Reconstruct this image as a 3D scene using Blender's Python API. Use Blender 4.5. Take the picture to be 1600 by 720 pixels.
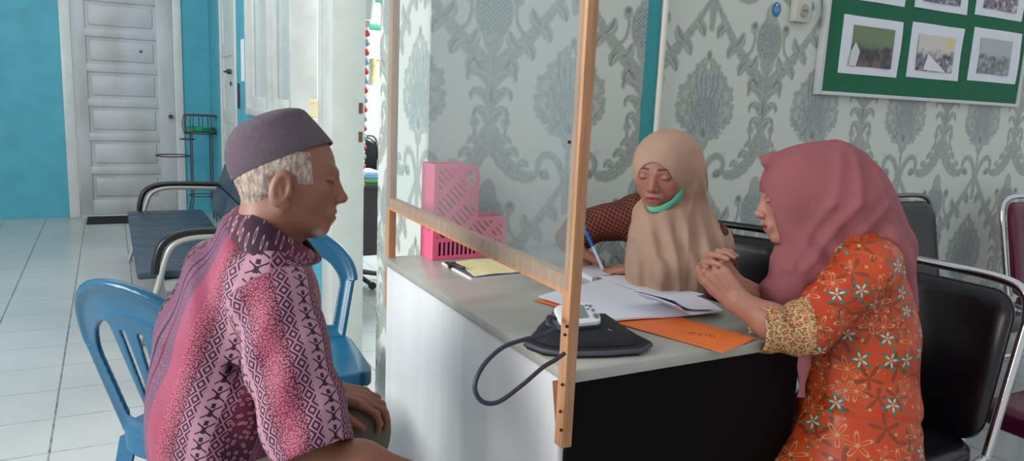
import bpy, bmesh, math, random
import numpy as np
from mathutils import Vector, Matrix
PI = math.pi
random.seed(7); rng = np.random.default_rng(7)
for o in list(bpy.data.objects): bpy.data.objects.remove(o)
scene = bpy.context.scene
COL = scene.collection

# ------------------------------------------------------------------ camera
FPX = 1160.0
CAM = np.array([0.0, 0.0, 1.2])
_roll, _hc, _vp = math.radians(2.6), 158.0, (167.0, 128.0)
_p = math.atan((360-_hc)*math.cos(_roll)/FPX)
_up = np.array([math.sin(_roll)*math.cos(_p), math.cos(_roll)*math.cos(_p), math.sin(_p)])
_a = np.array([_vp[0]-800, 360-_vp[1], -FPX]); _a = _a-_up*(_a@_up); _a /= np.linalg.norm(_a)
_M = np.array([np.cross(_a, _up), _a, _up])          # world axes seen from the camera
RT, UP, FW = _M[:, 0].copy(), _M[:, 1].copy(), -_M[:, 2].copy()
cd = bpy.data.cameras.new('camera'); cam = bpy.data.objects.new('camera', cd); COL.objects.link(cam)
cd.sensor_width = 36; cd.lens = FPX/1600*36; cd.clip_start = 0.02; cd.clip_end = 60
mw = Matrix.Identity(4)
for i in range(3):
    mw[i][0], mw[i][1], mw[i][2], mw[i][3] = RT[i], UP[i], -FW[i], CAM[i]
cam.matrix_world = mw
scene.camera = cam

# ------------------------------------------------------------------ world, lights, exposure
scene.view_settings.view_transform = 'Standard'
scene.view_settings.look = 'None'
scene.view_settings.gamma = 1.0
scene.view_settings.use_curve_mapping = False
scene.view_settings.exposure = 0.55
w = bpy.data.worlds.new('world'); scene.world = w; w.use_nodes = True
w.node_tree.nodes['Background'].inputs[0].default_value = (0.93, 0.97, 1.0, 1)
w.node_tree.nodes['Background'].inputs[1].default_value = 0.46

def area(name, loc, target, sx, sy, power, color):
    l = bpy.data.lights.new(name, 'AREA'); l.shape = 'RECTANGLE'; l.size = sx; l.size_y = sy
    l.energy = power; l.color = color
    o = bpy.data.objects.new(name, l); COL.objects.link(o); o.location = loc
    o.rotation_euler = (Vector(target)-Vector(loc)).to_track_quat('-Z', 'Y').to_euler()
    return o
area('daylight_entrance', (-3.0, 1.5, 2.0), (0.8, 1.7, 0.8), 2.0, 1.5, 118, (1.0, 0.98, 0.95))
area('overhead_fill', (0.2, 4.6, 2.9), (0.2, 5.0, 0), 2.5, 2.5, 27, (0.92, 0.97, 1.0))  # added overhead fill that brightens the far walls and floor, no known source
area('back_room_daylight', (3.0, 3.9, 2.5), (1.3, 4.9, 1.0), 1.2, 1.2, 95, (1.0, 1.0, 0.98))

# ------------------------------------------------------------------ helpers
def W(u, v, d):                                      # a point at depth d in front of the lens position
    return CAM + d*((u-800)/FPX*RT + (360-v)/FPX*UP + FW)
def Wz(u, v, z):                                     # the point of the horizontal plane z on that sight line
    r = (u-800)/FPX*RT + (360-v)/FPX*UP + FW
    return CAM + r*((z-CAM[2])/r[2])
def Wx(u, v, x):
    r = (u-800)/FPX*RT + (360-v)/FPX*UP + FW
    return CAM + r*((x-CAM[0])/r[0])
def Wy(u, v, y):
    r = (u-800)/FPX*RT + (360-v)/FPX*UP + FW
    return CAM + r*((y-CAM[1])/r[1])
def nrm(v): v = np.asarray(v, float); return v/np.linalg.norm(v)
def lin(c):
    f = lambda x: x/12.92 if x <= .04045 else ((x+.055)/1.055)**2.4
    return tuple(f(x/255) for x in c)
def rgba(c): return (*lin(c), 1.0)

# --- node expressions
class N:
    def __init__(s, nt, sock): s.nt, s.s = nt, sock
    def _m(s, op, *a):
        n = s.nt.nodes.new('ShaderNodeMath'); n.operation = op
        for i, x in enumerate((s,)+a):
            if isinstance(x, N): s.nt.links.new(x.s, n.inputs[i])
            else: n.inputs[i].default_value = x
        return N(s.nt, n.outputs[0])
    def __add__(s, o): return s._m('ADD', o)
    __radd__ = __add__
    def __sub__(s, o): return s._m('SUBTRACT', o)
    def __rsub__(s, o): return (s*-1.0)+o
    def __mul__(s, o): return s._m('MULTIPLY', o)
    __rmul__ = __mul__
    def __truediv__(s, o): return s._m('DIVIDE', o)
    def abs(s): return s._m('ABSOLUTE')
    def frac(s): return s._m('FRACT')
    def floor(s): return s._m('FLOOR')
    def sin(s): return s._m('SINE')
    def cos(s): return s._m('COSINE')
    def sqrt(s): return s._m('SQRT')
    def mx(s, o): return s._m('MAXIMUM', o)
    def mn(s, o): return s._m('MINIMUM', o)
    def atan2(s, o): return s._m('ARCTAN2', o)
    def lt(s, o): return s._m('LESS_THAN', o)
    def gt(s, o): return s._m('GREATER_THAN', o)
    def step(s, a, b):                               # 0 at a, 1 at b
        n = s.nt.nodes.new('ShaderNodeMapRange'); s.nt.links.new(s.s, n.inputs[0])
        n.inputs[1].default_value = a; n.inputs[2].default_value = b
        return N(s.nt, n.outputs[0])
class Mat:
    def __init__(s, name, rough=.5, metal=0.0, spec=.5, coat=0.0):
        s.m = bpy.data.materials.new(name); s.m.use_nodes = True; s.nt = s.m.node_tree
        s.b = s.nt.nodes['Principled BSDF']; s.b.inputs['Roughness'].default_value = rough
        s.b.inputs['Metallic'].default_value = metal; s.b.inputs['Specular IOR Level'].default_value = spec
        s.b.inputs['Coat Weight'].default_value = coat
    def coords(s, kind='Object'):
        n = s.nt.nodes.new('ShaderNodeTexCoord'); return n.outputs[kind]
    def xyz(s, kind='Object', scale=1.0):
        n = s.nt.nodes.new('ShaderNodeSeparateXYZ'); s.nt.links.new(s.coords(kind), n.inputs[0])
        return [N(s.nt, n.outputs[i]) for i in range(3)]
    def attr(s, name):
        n = s.nt.nodes.new('ShaderNodeAttribute'); n.attribute_name = name; return n
    def mapped(s, kind, scale):
        n = s.nt.nodes.new('ShaderNodeMapping'); n.inputs['Scale'].default_value = scale
        s.nt.links.new(s.coords(kind), n.inputs[0]); return n.outputs[0]
    def noise(s, scale, detail=3, vec=None, rough=.5):
        n = s.nt.nodes.new('ShaderNodeTexNoise'); n.inputs['Scale'].default_value = scale
        n.inputs['Detail'].default_value = detail; n.inputs['Roughness'].default_value = rough
        s.nt.links.new(vec or s.coords(), n.inputs['Vector']); return N(s.nt, n.outputs[0])
    def vor(s, scale, vec=None, dims='3D', feature='F1'):
        n = s.nt.nodes.new('ShaderNodeTexVoronoi'); n.voronoi_dimensions = dims; n.feature = feature
        n.inputs['Scale'].default_value = scale
        s.nt.links.new(vec or s.coords(), n.inputs['Vector']); return n
    def comb(s, x, y, z=0.0):
        n = s.nt.nodes.new('ShaderNodeCombineXYZ')
        for i, q in enumerate((x, y, z)):
            if isinstance(q, N): s.nt.links.new(q.s, n.inputs[i])
            else: n.inputs[i].default_value = q
        return n.outputs[0]
    def mix(s, f, a, b):
        n = s.nt.nodes.new('ShaderNodeMix'); n.data_type = 'RGBA'
        if isinstance(f, N): s.nt.links.new(f.s, n.inputs[0])
        else: n.inputs[0].default_value = f
        for i, q in ((6, a), (7, b)):
            if isinstance(q, tuple): n.inputs[i].default_value = rgba(q)
            else: s.nt.links.new(q, n.inputs[i])
        return n.outputs[2]
    def color(s, c, k=1.0):
        if k < 1: c = s.mix(1-k, c, (0, 0, 0))
        if isinstance(c, tuple): s.b.inputs['Base Color'].default_value = rgba(c)
        else: s.nt.links.new(c, s.b.inputs['Base Color'])
        return s
    def bump(s, h, strength=.3, dist=.002):
        n = s.nt.nodes.new('ShaderNodeBump'); n.inputs['Strength'].default_value = strength
        n.inputs['Distance'].default_value = dist; s.nt.links.new(h.s, n.inputs['Height'])
        s.nt.links.new(n.outputs[0], s.b.inputs['Normal']); return s
def plain(name, c, rough=.5, metal=0.0, spec=.5, var=.0, scale=20, bump=0, coat=0.0, k=1.0):
    c = tuple(x*k**.4545 for x in c)
    m = Mat(name, rough, metal, spec, coat)
    if var > 0:
        nz = m.noise(scale, 4).step(.3, .7)
        d = tuple(max(0, x*(1-var)) for x in c); l = tuple(min(255, x*(1+var*.6)) for x in c)
        m.color(m.mix(nz, d, l))
    else: m.color(c)
    if bump: m.bump(m.noise(scale*4, 4), bump)
    return m.m

# --- mesh building
def smooth_angle(me, ang=40):
    bm = bmesh.new(); bm.from_mesh(me); ca = math.radians(ang)
    for f in bm.faces: f.smooth = True
    for e in bm.edges:
        if len(e.link_faces) == 2 and e.calc_face_angle(0) > ca: e.smooth = False
    bm.to_mesh(me); bm.free()
class MB:
    def __init__(s): s.v, s.f, s.mi, s.cur = [], [], [], 0
    def add(s, vs, fs):
        n = len(s.v); s.v += [tuple(map(float, p)) for p in vs]
        for f in fs: s.f.append([i+n for i in f]); s.mi.append(s.cur)
        return s
    def box(s, lo, hi, bev=0.0, R=None, o=None):
        x0, y0, z0 = lo; x1, y1, z1 = hi
        if bev <= 0:
            vs = [(x, y, z) for x in (x0, x1) for y in (y0, y1) for z in (z0, z1)]
            fs = [(0, 1, 3, 2), (4, 6, 7, 5), (0, 4, 5, 1), (2, 3, 7, 6), (0, 2, 6, 4), (1, 5, 7, 3)]
        else:
            b = bmesh.new(); bmesh.ops.create_cube(b, size=1)
            for v in b.verts: v.co = ((x0+x1)/2+v.co.x*(x1-x0), (y0+y1)/2+v.co.y*(y1-y0), (z0+z1)/2+v.co.z*(z1-z0))
            bmesh.ops.bevel(b, geom=b.edges[:], offset=bev, segments=2, affect='EDGES', profile=.5)
            b.verts.index_update(); vs = [tuple(v.co) for v in b.verts]; fs = [[v.index for v in f.verts] for f in b.faces]; b.free()
        if R is not None: vs = [np.asarray(o)+R@np.array(p) for p in vs]
        return s.add(vs, fs)
    def tube(s, pts, r, seg=10, closed=False, sx=1.0, capends=True):
        P = [np.array(p, float) for p in pts]; n = len(P)
        rs = r if hasattr(r, '__len__') else [r]*n
        up = None; rings = []
        for i in range(n):
            a = P[i-1] if (i > 0 or closed) else P[i]; b = P[(i+1) % n] if (i < n-1 or closed) else P[i]
            t = nrm(b-a)
            if up is None:
                up = np.array([0, 0, 1.0]) if abs(t[2]) < .9 else np.array([1.0, 0, 0])
            up = nrm(up-t*(up@t)); sd = np.cross(t, up)
            rings.append([P[i]+rs[i]*(math.cos(2*PI*k/seg)*sd*sx+math.sin(2*PI*k/seg)*up) for k in range(seg)])
        vs = [p for rg in rings for p in rg]; fs = []
        for i in range(n if closed else n-1):
            j = (i+1) % n
            for k in range(seg):
                l = (k+1) % seg; fs.append((i*seg+k, i*seg+l, j*seg+l, j*seg+k))
        if not closed and capends: fs += [tuple(range(seg))[::-1], tuple((n-1)*seg+k for k in range(seg))]
        return s.add(vs, fs)
    def loft(s, rings, cap=True, closed=True):
        k = len(rings[0]); vs = [p for r in rings for p in r]; fs = []
        for i in range(len(rings)-1):
            for j in range(k if closed else k-1):
                l = (j+1) % k; fs.append((i*k+j, i*k+l, (i+1)*k+l, (i+1)*k+j))
        if cap: fs += [tuple(range(k))[::-1], tuple((len(rings)-1)*k+j for j in range(k))]
        return s.add(vs, fs)
    def prism(s, pts, o, ex, ey, ez, t):             # polygon (x, y) extruded by t along ez
        o, ex, ey, ez = map(np.array, (o, ex, ey, ez)); n = len(pts)
        a = [o+ex*p[0]+ey*p[1] for p in pts]; b = [q+ez*t for q in a]
        fs = [tuple(range(n))[::-1], tuple(range(n, 2*n))]+[(i, (i+1) % n, n+(i+1) % n, n+i) for i in range(n)]
        return s.add(a+b, fs)
    def build(s, name, mats, parent=None, ang=40, loc=None):
        me = bpy.data.meshes.new(name); me.from_pydata(s.v, [], s.f)
        if not isinstance(mats, (list, tuple)): mats = [mats]
        for m in mats: me.materials.append(m)
        if len(mats) > 1: me.polygons.foreach_set('material_index', s.mi)
        bm = bmesh.new(); bm.from_mesh(me); bmesh.ops.recalc_face_normals(bm, faces=bm.faces); bm.to_mesh(me); bm.free()
        smooth_angle(me, ang)
        return link(name, me, parent)
def link(name, me, parent=None):
    o = bpy.data.objects.new(name, me); COL.objects.link(o)
    if parent is not None:
        o.parent = parent
    return o
def tag(o, label=None, cat=None, group=None, kind=None):
    if label: o['label'] = label
    if cat: o['category'] = cat
    if group: o['group'] = group
    if kind: o['kind'] = kind
    return o
def root(name, label, cat, group=None, loc=(0, 0, 0), rz=0.0):
    o = bpy.data.objects.new(name, None); COL.objects.link(o); o.location = loc; o.rotation_euler = (0, 0, rz)
    o.empty_display_size = .05
    return tag(o, label, cat, group)
def rebase(rt, loc):                                 # put the Empty at its thing's base, parts stay where they are
    loc = Vector(loc)
    for ch in rt.children: ch.location = ch.location-loc
    rt.location = rt.location+loc
def struct(name, mb, mats, ang=40):
    return tag(mb.build(name, mats, None, ang), kind='structure')
def copy_tree(o, parent=None):
    c = o.copy(); COL.objects.link(c); c.parent = parent
    for ch in o.children: copy_tree(ch, c)
    return c

# --- distance fields -> one continuous mesh
def cap_(P, a, b, ra, rb):
    a = np.asarray(a, np.float32); b = np.asarray(b, np.float32); ba = b-a; pa = P-a
    t = np.clip((pa@ba)/max(float(ba@ba), 1e-12), 0, 1)
    return np.sqrt(((pa-t[:, None]*ba)**2).sum(1))-(ra+t*(rb-ra))
def ell_(P, c, r, R=None):
    q = P-np.asarray(c, np.float32)
    if R is not None: q = q@np.asarray(R, np.float32)
    r = np.asarray(r, np.float32); k0 = np.sqrt(((q/r)**2).sum(1)); k1 = np.sqrt(((q/r**2)**2).sum(1))+1e-9
    return k0*(k0-1)/k1
def smin(a, b, k):
    if k <= 0: return np.minimum(a, b)
    h = np.maximum(k-np.abs(a-b), 0)/k
    return np.minimum(a, b)-h*h*k*.25
def smax(a, b, k): return -smin(-a, -b, k)
def union(P, prims, k):
    f = None
    for p in prims:
        d = cap_(P, *p[1:]) if p[0] == 'c' else ell_(P, *p[1:])
        f = d if f is None else smin(f, d, k)
    return f
def surfnet(f, lo, hi, h, margin=0.0):
    B = 8; lo = np.asarray(lo, float); n = (np.ceil((np.asarray(hi)-lo)/h/B).astype(int)+1)
    ci = np.stack(np.meshgrid(*[np.arange(k) for k in n], indexing='ij'), -1).reshape(-1, 3)
    cv = f(((ci*B+(B-1)/2)*h+lo).astype(np.float32))
    act = np.abs(cv) < h*B*.95+margin+h*2
    vol = np.repeat(np.repeat(np.repeat(np.where(cv < 0, -1, 1).astype(np.float32).reshape(n), B, 0), B, 1), B, 2)
    loc = np.stack(np.meshgrid(*[np.arange(B)]*3, indexing='ij'), -1).reshape(-1, 3)
    ai = ci[act]
    for s in range(0, len(ai), 1500):
        idx = (ai[s:s+1500, None, :]*B+loc[None]).reshape(-1, 3)
        vol[idx[:, 0], idx[:, 1], idx[:, 2]] = f((idx*h+lo).astype(np.float32))
    ins = vol < 0
    cnt = np.zeros(tuple(np.array(vol.shape)-1), np.int8)
    for dx in (0, 1):
        for dy in (0, 1):
            for dz in (0, 1):
                cnt += ins[dx:vol.shape[0]-1+dx, dy:vol.shape[1]-1+dy, dz:vol.shape[2]-1+dz]
    cells = np.argwhere((cnt > 0) & (cnt < 8))
    cor = np.array([(i >> 2 & 1, i >> 1 & 1, i & 1) for i in range(8)])
    vals = np.stack([vol[tuple((cells+c).T)] for c in cor], 1)
    acc = np.zeros((len(cells), 3)); num = np.zeros(len(cells))
    for i in range(8):
        for j in range(i+1, 8):
            if abs(cor[i]-cor[j]).sum() != 1: continue
            a, b = vals[:, i], vals[:, j]; m = (a < 0) != (b < 0)
            t = np.where(m, a/np.where(m, a-b, 1), 0)
            acc += np.where(m[:, None], cor[i]+t[:, None]*(cor[j]-cor[i]), 0); num += m
    V = (cells+acc/num[:, None])*h+lo
    ids = -np.ones(cnt.shape, np.int32); ids[tuple(cells.T)] = np.arange(len(cells))
    quads = []
    for ax in range(3):
        o1, o2 = [(1, 2), (2, 0), (0, 1)][ax]
        sl0 = [slice(None)]*3; sl1 = [slice(None)]*3; sl0[ax] = slice(0, -1); sl1[ax] = slice(1, None)
        a, b = ins[tuple(sl0)], ins[tuple(sl1)]
        E = np.argwhere(a != b)
        E = E[(E[:, o1] > 0) & (E[:, o2] > 0) & (E[:, o1] < ids.shape[o1]) & (E[:, o2] < ids.shape[o2])]
        flip = a[tuple(E.T)]
        d1 = np.zeros(3, int); d1[o1] = 1; d2 = np.zeros(3, int); d2[o2] = 1
        q = np.stack([ids[tuple((E-d1-d2).T)], ids[tuple((E-d2).T)], ids[tuple(E.T)], ids[tuple((E-d1).T)]], 1)
        quads.append(np.where(flip[:, None], q, q[:, ::-1]))
    Q = np.concatenate(quads); Q = Q[(Q >= 0).all(1)]
    return V, Q
def mesh_np(name, V, Q, mats, parent=None, col=None, uv=None, smooth=True):
    me = bpy.data.meshes.new(name); me.vertices.add(len(V)); me.vertices.foreach_set('co', np.asarray(V, np.float32).ravel())
    k = Q.shape[1]; me.loops.add(Q.size); me.loops.foreach_set('vertex_index', Q.astype(np.int32).ravel())
    me.polygons.add(len(Q)); me.polygons.foreach_set('loop_start', np.arange(0, Q.size, k, dtype=np.int32))
    me.update(calc_edges=True); me.validate()
    me.polygons.foreach_set('use_smooth', [smooth]*len(me.polygons))
    for m in (mats if isinstance(mats, list) else [mats]): me.materials.append(m)
    if col is not None:
        a = me.color_attributes.new('paint', 'FLOAT_COLOR', 'POINT')
        a.data.foreach_set('color', np.concatenate([col, np.ones((len(col), 1))], 1).astype(np.float32).ravel())
    if uv is not None:
        a = me.attributes.new('cloth', 'FLOAT_VECTOR', 'POINT')
        u3 = np.concatenate([uv, np.zeros((len(uv), 3-uv.shape[1]))], 1)
        a.data.foreach_set('vector', u3.astype(np.float32).ravel())
    return link(name, me, parent)
def vnoise(P, s, seed=0):                            # cheap smooth pseudo noise from sines
    r = np.random.default_rng(seed); out = 0
    for i in range(5):
        k = r.normal(size=3); k /= np.linalg.norm(k); out = out+np.sin(P@(k*s*(1+.5*i)).astype(np.float32)+r.uniform(0, 6))/(1+.3*i)
    return out/3
def hexc(*c): return np.array(lin(c))
# ------------------------------------------------------------------ common materials
M_teal = plain('teal_paint', (70, 160, 180), .55, var=.05, scale=6)
M_tealstrip = plain('teal_strip_paint', (40, 150, 158), .5)
M_white = plain('white_gloss_paint', (194, 200, 196), .35, var=.04, scale=9)
M_door = Mat('worn_white_door_paint', .4)
_z = M_door.noise(3, 6, M_door.mapped('Object', (1, 1, .5))).step(.42, .75)
M_door.color(M_door.mix(_z, (180, 185, 188), (150, 150, 143))); M_door = M_door.m
M_groove = plain('door_groove', (140, 142, 140), .6)
M_black = plain('black_plastic', (16, 16, 20), .35)
M_dark = plain('dark_metal', (60, 55, 60), .5)
M_chrome = plain('chrome', (205, 205, 210), .12, 1.0)
M_steel = plain('grey_painted_steel', (165, 165, 160), .4, .3)
M_wood = Mat('raw_pine', .6)
_n = M_wood.noise(14, 5, M_wood.mapped('Object', (6, 6, .5))).step(.3, .7)
M_wood.color(M_wood.mix(_n, (168, 118, 82), (192, 147, 108))); M_wood = M_wood.m
M_woodd = plain('brown_wood', (150, 92, 60), .6, var=.1)
M_paper = plain('white_paper', (226, 229, 238), .7)
M_whitewall = plain('white_wall', (228, 234, 228), .6)

# ------------------------------------------------------------------ floor: white ceramic tiles with dark joints
T = 0.302
mf = Mat('floor_tiles', .22, spec=.5)
x, y, z = mf.xyz()
gx = ((x+.217)*(1/T)); gy = ((y-2.98)*(1/.29))
ex = (gx.frac()-.5).abs(); ey = (gy.frac()-.5).abs()
jl = ex.gt(.488).mx(ey.gt(.49)*.75)
tone = mf.vor(1.0, mf.comb(gx.floor(), gy.floor()), '2D')
nz = mf.noise(1.3, 3).step(.3, .7)
c1 = mf.mix(nz, (158, 163, 164), (174, 178, 177))
dirt = mf.noise(30, 5).step(.35, .65)
mf.color(mf.mix(jl*(dirt*.5+.45), c1, (70, 72, 70)))
mf.b.inputs['Roughness'].default_value = .28
MF = MB(); MF.box((-4.5, -2.5, -.08), (6.0, 9.0, 0.0)); struct('floor', MF, mf.m)

# ------------------------------------------------------------------ far teal wall with the panelled door
FY = 7.62
a = MB()
a.box((-4.5, FY, 0), (-.34, FY+.15, 2.7)); a.box((.62, FY, 0), (1.05, FY+.15, 2.7)); a.box((-.34, FY, 2.12), (.62, FY+.15, 2.7))
struct('wall_far', a, M_teal)
a = MB(); a.box((-.34, FY-.02, 0), (-.255, FY+.1, 2.12), .006); a.box((.545, FY-.02, 0), (.62, FY+.1, 2.12), .006); a.box((-.345, FY-.024, 2.04), (.625, FY+.104, 2.125), .006)
struct('trim_1', a, M_white)

def sroot(name):
    o = bpy.data.objects.new(name, None); COL.objects.link(o); o['kind'] = 'structure'; return o
def panel_door(name, x0, x1, y, z1, n, inset):
    """a leaf with n stacked raised panels, one mesh: rails, stiles, recessed fields"""
    m = MB(); m.box((x0, y, .015), (x1, y+.03, z1))
    sx0, sx1 = x0+inset[0], x1-inset[1]; ph = (z1-.12-.1)/n
    m.box((x0, y-.014, .015), (sx0, y, z1), .003); m.box((sx1, y-.014, .015), (x1, y, z1), .003)
    for i in range(n+1):
        zc = .12+i*ph; m.box((sx0-.002, y-.014, zc-(.1 if i == 0 else .035)), (sx1+.002, y, zc+.035), .003)
    for i in range(n):
        zc = .12+i*ph; m.box((sx0+.03, y-.010, zc+.065), (sx1-.03, y, zc+ph-.065), .006)
    return m
d1 = sroot('door_1')
panel_door('leaf', -.25, .54, FY+.01, 2.03, 6, (.1, .13)).build('door_leaf', M_door, d1)
a = MB(); a.tube([(.505, FY-.004, .92), (.505, FY-.035, .92)], .012, 12); a.tube([(.505, FY-.035, .92), (.505, FY-.05, .92)], [.02, .016], 12)
a.build('door_knob', M_dark, d1)
a = MB(); a.box((.27, FY-.01, 1.48), (.29, FY+.002, 1.5), .002); a.build('hook', M_dark, d1)

# side wall with its inner door, window opening and doorway post (plane x = .84 .. .97)
WX0, WX1 = .85, .97
wy0, wy1, wz0, wz1 = 3.34, 5.42, 1.03, 2.2
a = MB()
a.box((WX0, 3.34, 0), (WX1, 5.42, wz0)); a.box((WX0, 3.34, wz1), (WX1, 5.42, 2.7))
a.box((WX0, 5.42, 0), (WX1, 5.95, 2.7)); a.box((WX0, 6.78, 0), (WX1, FY, 2.7)); a.box((WX0, 5.95, 2.1), (WX1, 6.78, 2.7))
struct('wall_side', a, M_teal)
# a white painted timber post closing the wall end, strike plates let into it
a = MB(); a.box((WX0-.015, 3.17, 0), (WX1+.008, 3.34, 2.7), .004); post = struct('trim_2', a, M_white)
a = MB()
for zz in (1.118, .995): a.box((.952, 3.166, zz), (.968, 3.172, zz+.045))
a.build('strike_plate', plain('brown_metal', (92, 62, 50), .5), post)
# inner door, closed, with its lock
a = MB(); a.box((WX0-.012, 5.93, .01), (WX0+.05, 6.0, 2.1), .004); a.box((WX0-.012, 6.72, .01), (WX0+.05, 6.80, 2.1), .004)
struct('trim_3', a, M_white)
d2 = sroot('door_2'); a = MB(); a.box((WX0+.002, 6.0, .015), (WX0+.04, 6.72, 2.08))
a.box((WX0-.006, 6.0, .015), (WX0+.002, 6.1, 2.08)); a.box((WX0-.006, 6.62, .015), (WX0+.002, 6.72, 2.08))
for zc in (.1, .75, .98, 1.5, 2.02): a.box((WX0-.006, 6.1, zc-.05), (WX0+.002, 6.62, zc+.05))
a.build('door_leaf', M_white, d2)
a = MB(); p = Wx(361, 112, WX0-.006); a.tube([p, p+[-.03, 0, 0]], .02, 12); a.tube([p+[-.03, 0, 0], p+[-.035, .1, 0]], .009, 8); a.tube([p+[0, 0, -.09], p+[-.01, 0, -.09]], .016, 12)
a.build('door_handle', M_dark, d2)
a = MB(); p = Wx(373, 150, WX0-.008); a.box(p-[.008, .012, .09], p+[.008, .012, .09]); a.build('latch_plate', M_dark, d2)
# paper sheet on the teal wall
a = MB(); p0 = Wx(376, 62, WX0-.002); p1 = Wx(382, 127, WX0-.002)
a.box((WX0-.003, min(p0[1], p1[1]), min(p0[2], p1[2])), (WX0-.0005, max(p0[1], p1[1]), max(p0[2], p1[2])))
tag(a.build('paper_notice', M_paper), 'narrow blank white paper sheet stuck on the teal wall beside the inner window', 'paper')
# window: white frame, two glazed casements, the nearest bay open
w1 = sroot('window_1')
def frame_rect(m, x0, x1, ya, yb, za, zb, t):
    m.box((x0, ya, za), (x1, ya+t, zb), .003); m.box((x0, yb-t, za), (x1, yb, zb), .003)
    m.box((x0, ya+t, za), (x1, yb-t, za+t), .003); m.box((x0, ya+t, zb-t), (x1, yb-t, zb), .003)
a = MB(); frame_rect(a, WX0-.02, WX1+.01, wy0, wy1, wz0, wz1, .05); a.box((WX0-.015, 3.97, wz0), (WX1, 4.03, wz1), .003); a.box((WX0-.015, 4.60, wz0), (WX1, 4.68, wz1), .003)
a.build('window_frame', M_white, w1)
gl = Mat('window_glass', .08); gl.b.inputs['Base Color'].default_value = rgba((150, 168, 172)); gl.b.inputs['Alpha'].default_value = .55
for (ya, yb) in ((4.03, 4.60), (4.68, 5.37)):
    a = MB(); frame_rect(a, WX0+.01, WX0+.05, ya, yb, wz0+.05, wz1-.05, .07); s_ = a.build('casement', M_white, w1)
    a = MB(); a.box((WX0+.026, ya+.07, wz0+.12), (WX0+.031, yb-.07, wz1-.12)); a.build('pane', gl.m, s_)
# open box on the window sill
a = MB(); p = Wx(505, 196, .91); a.box((.87, p[1]-.1, wz0+.05), (.95, p[1]+.12, wz0+.13), .003)
a.box((.868, p[1]-.102, wz0+.115), (.952, p[1]+.122, wz0+.134), .002)
tag(a.build('cardboard_box', plain('beige_card', (212, 200, 160), .8)), 'low beige cardboard box standing on the inner window sill', 'box')

# back room beyond the doorway
a = MB(); a.box((.97, 5.6, 0), (5.0, 5.75, 2.7)); struct('wall_back_room', a, M_whitewall)
a = MB(); a.box((4.9, 2.15, 0), (5.0, 5.6, 2.7)); struct('wall_room_end', a, M_whitewall)

# ------------------------------------------------------------------ wallpapered wall
PX, PZ, RES = .5575, .62, .002
nx, nzp = 279, 310
img = np.zeros((nzp, nx, 3)); BG = np.array([206, 212, 203.]); img[:] = BG
Zg, Xg = np.meshgrid(np.arange(nzp)*PZ/nzp, np.arange(nx)*PX/nx, indexing='ij')
GREY, DARK, BLUE, LITE = np.array([160, 168, 161.]), np.array([104, 114, 114.]), np.array([146, 158, 158.]), np.array([184, 190, 183.])
def blot(x, z, rx, rz, c, a=1.0, soft=.003, ang=0.0, tex=0):
    dx = (Xg-x+PX*1.5) % PX-PX/2; dz = (Zg-z+PZ*1.5) % PZ-PZ/2
    ca, sa = math.cos(ang), math.sin(ang); u = dx*ca+dz*sa; v = -dx*sa+dz*ca
    q = np.sqrt((u/rx)**2+(v/rz)**2); r = min(rx, rz)
    al = np.clip((1-q)*r/soft+.5, 0, 1)*a
    cc = c[None, None]*np.ones_like(img)
    if tex == 1: cc = cc*(1-.18*np.clip(np.sin(u*420)*np.sin(v*420)*3, -1, 1)[..., None])
    if tex == 2: cc = cc*(1+.10*np.clip(q, 0, 1)[..., None]**3-.16*(np.exp(-((q-.85)/.1)**2))[..., None])
    img[:] = img*(1-al[..., None])+cc*al[..., None]
def bez(pts, n):
    P = [np.array(p) for p in pts]; t = np.linspace(0, 1, n)[:, None]
    while len(P) > 1: P = [P[i]*(1-t)+P[i+1]*t for i in range(len(P)-1)]
    return P[0]
def stroke(col, pts, w0, w1, c, frill=0.0, nf=6, rib=True, mirror=True, leaf=False):
    for s in ((1, -1) if mirror else (1,)):
        Q = bez(pts, 46)
        for i, (x, z) in enumerate(Q):
            t = i/45; w = (w0+(w1-w0)*t)
            if leaf: w = w0*max(.12, math.sin(PI*min(1, t*1.02))**.7)
            w *= 1+frill*abs(math.sin(nf*PI*t))
            blot(col+s*x, z, w, w, c, .8)
        for i in range(3, 43):
            x, z = Q[i]; t = i/45
            if rib: blot(col+s*(x+.18*w0), z, .0022, .0022, DARK, .35)
            if rib: blot(col+s*(x-.35*w0), z, .003, .003, LITE, .35)
CM, CV, ZC = 0.0, PX/2, .31            # medallion column, branch column, medallion height in the tile
def Zr(z): return ZC+z
def st(col, pts, *a, **k): stroke(col, [(x, Zr(z)) for x, z in pts], *a, **k)
# branches forming the ogee lattice
st(CV, [(0, .05), (.05, .13), (.14, .15), (.20, .26), (.262, .34)], .025, .009, GREY, .25, 11)
for t, sgn in ((.2, 1), (.4, 1), (.6, 1), (.8, 1), (.35, -1), (.62, -1)):
    q = bez([(0, .05), (.05, .13), (.14, .15), (.20, .26), (.262, .34)], 50)[int(t*49)]
    st(CV, [(q[0], q[1]), (q[0]+.03*sgn, q[1]-.005), (q[0]+.035*sgn, q[1]-.045*sgn)], .017, .006, GREY, .15, 4, leaf=True)
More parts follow.
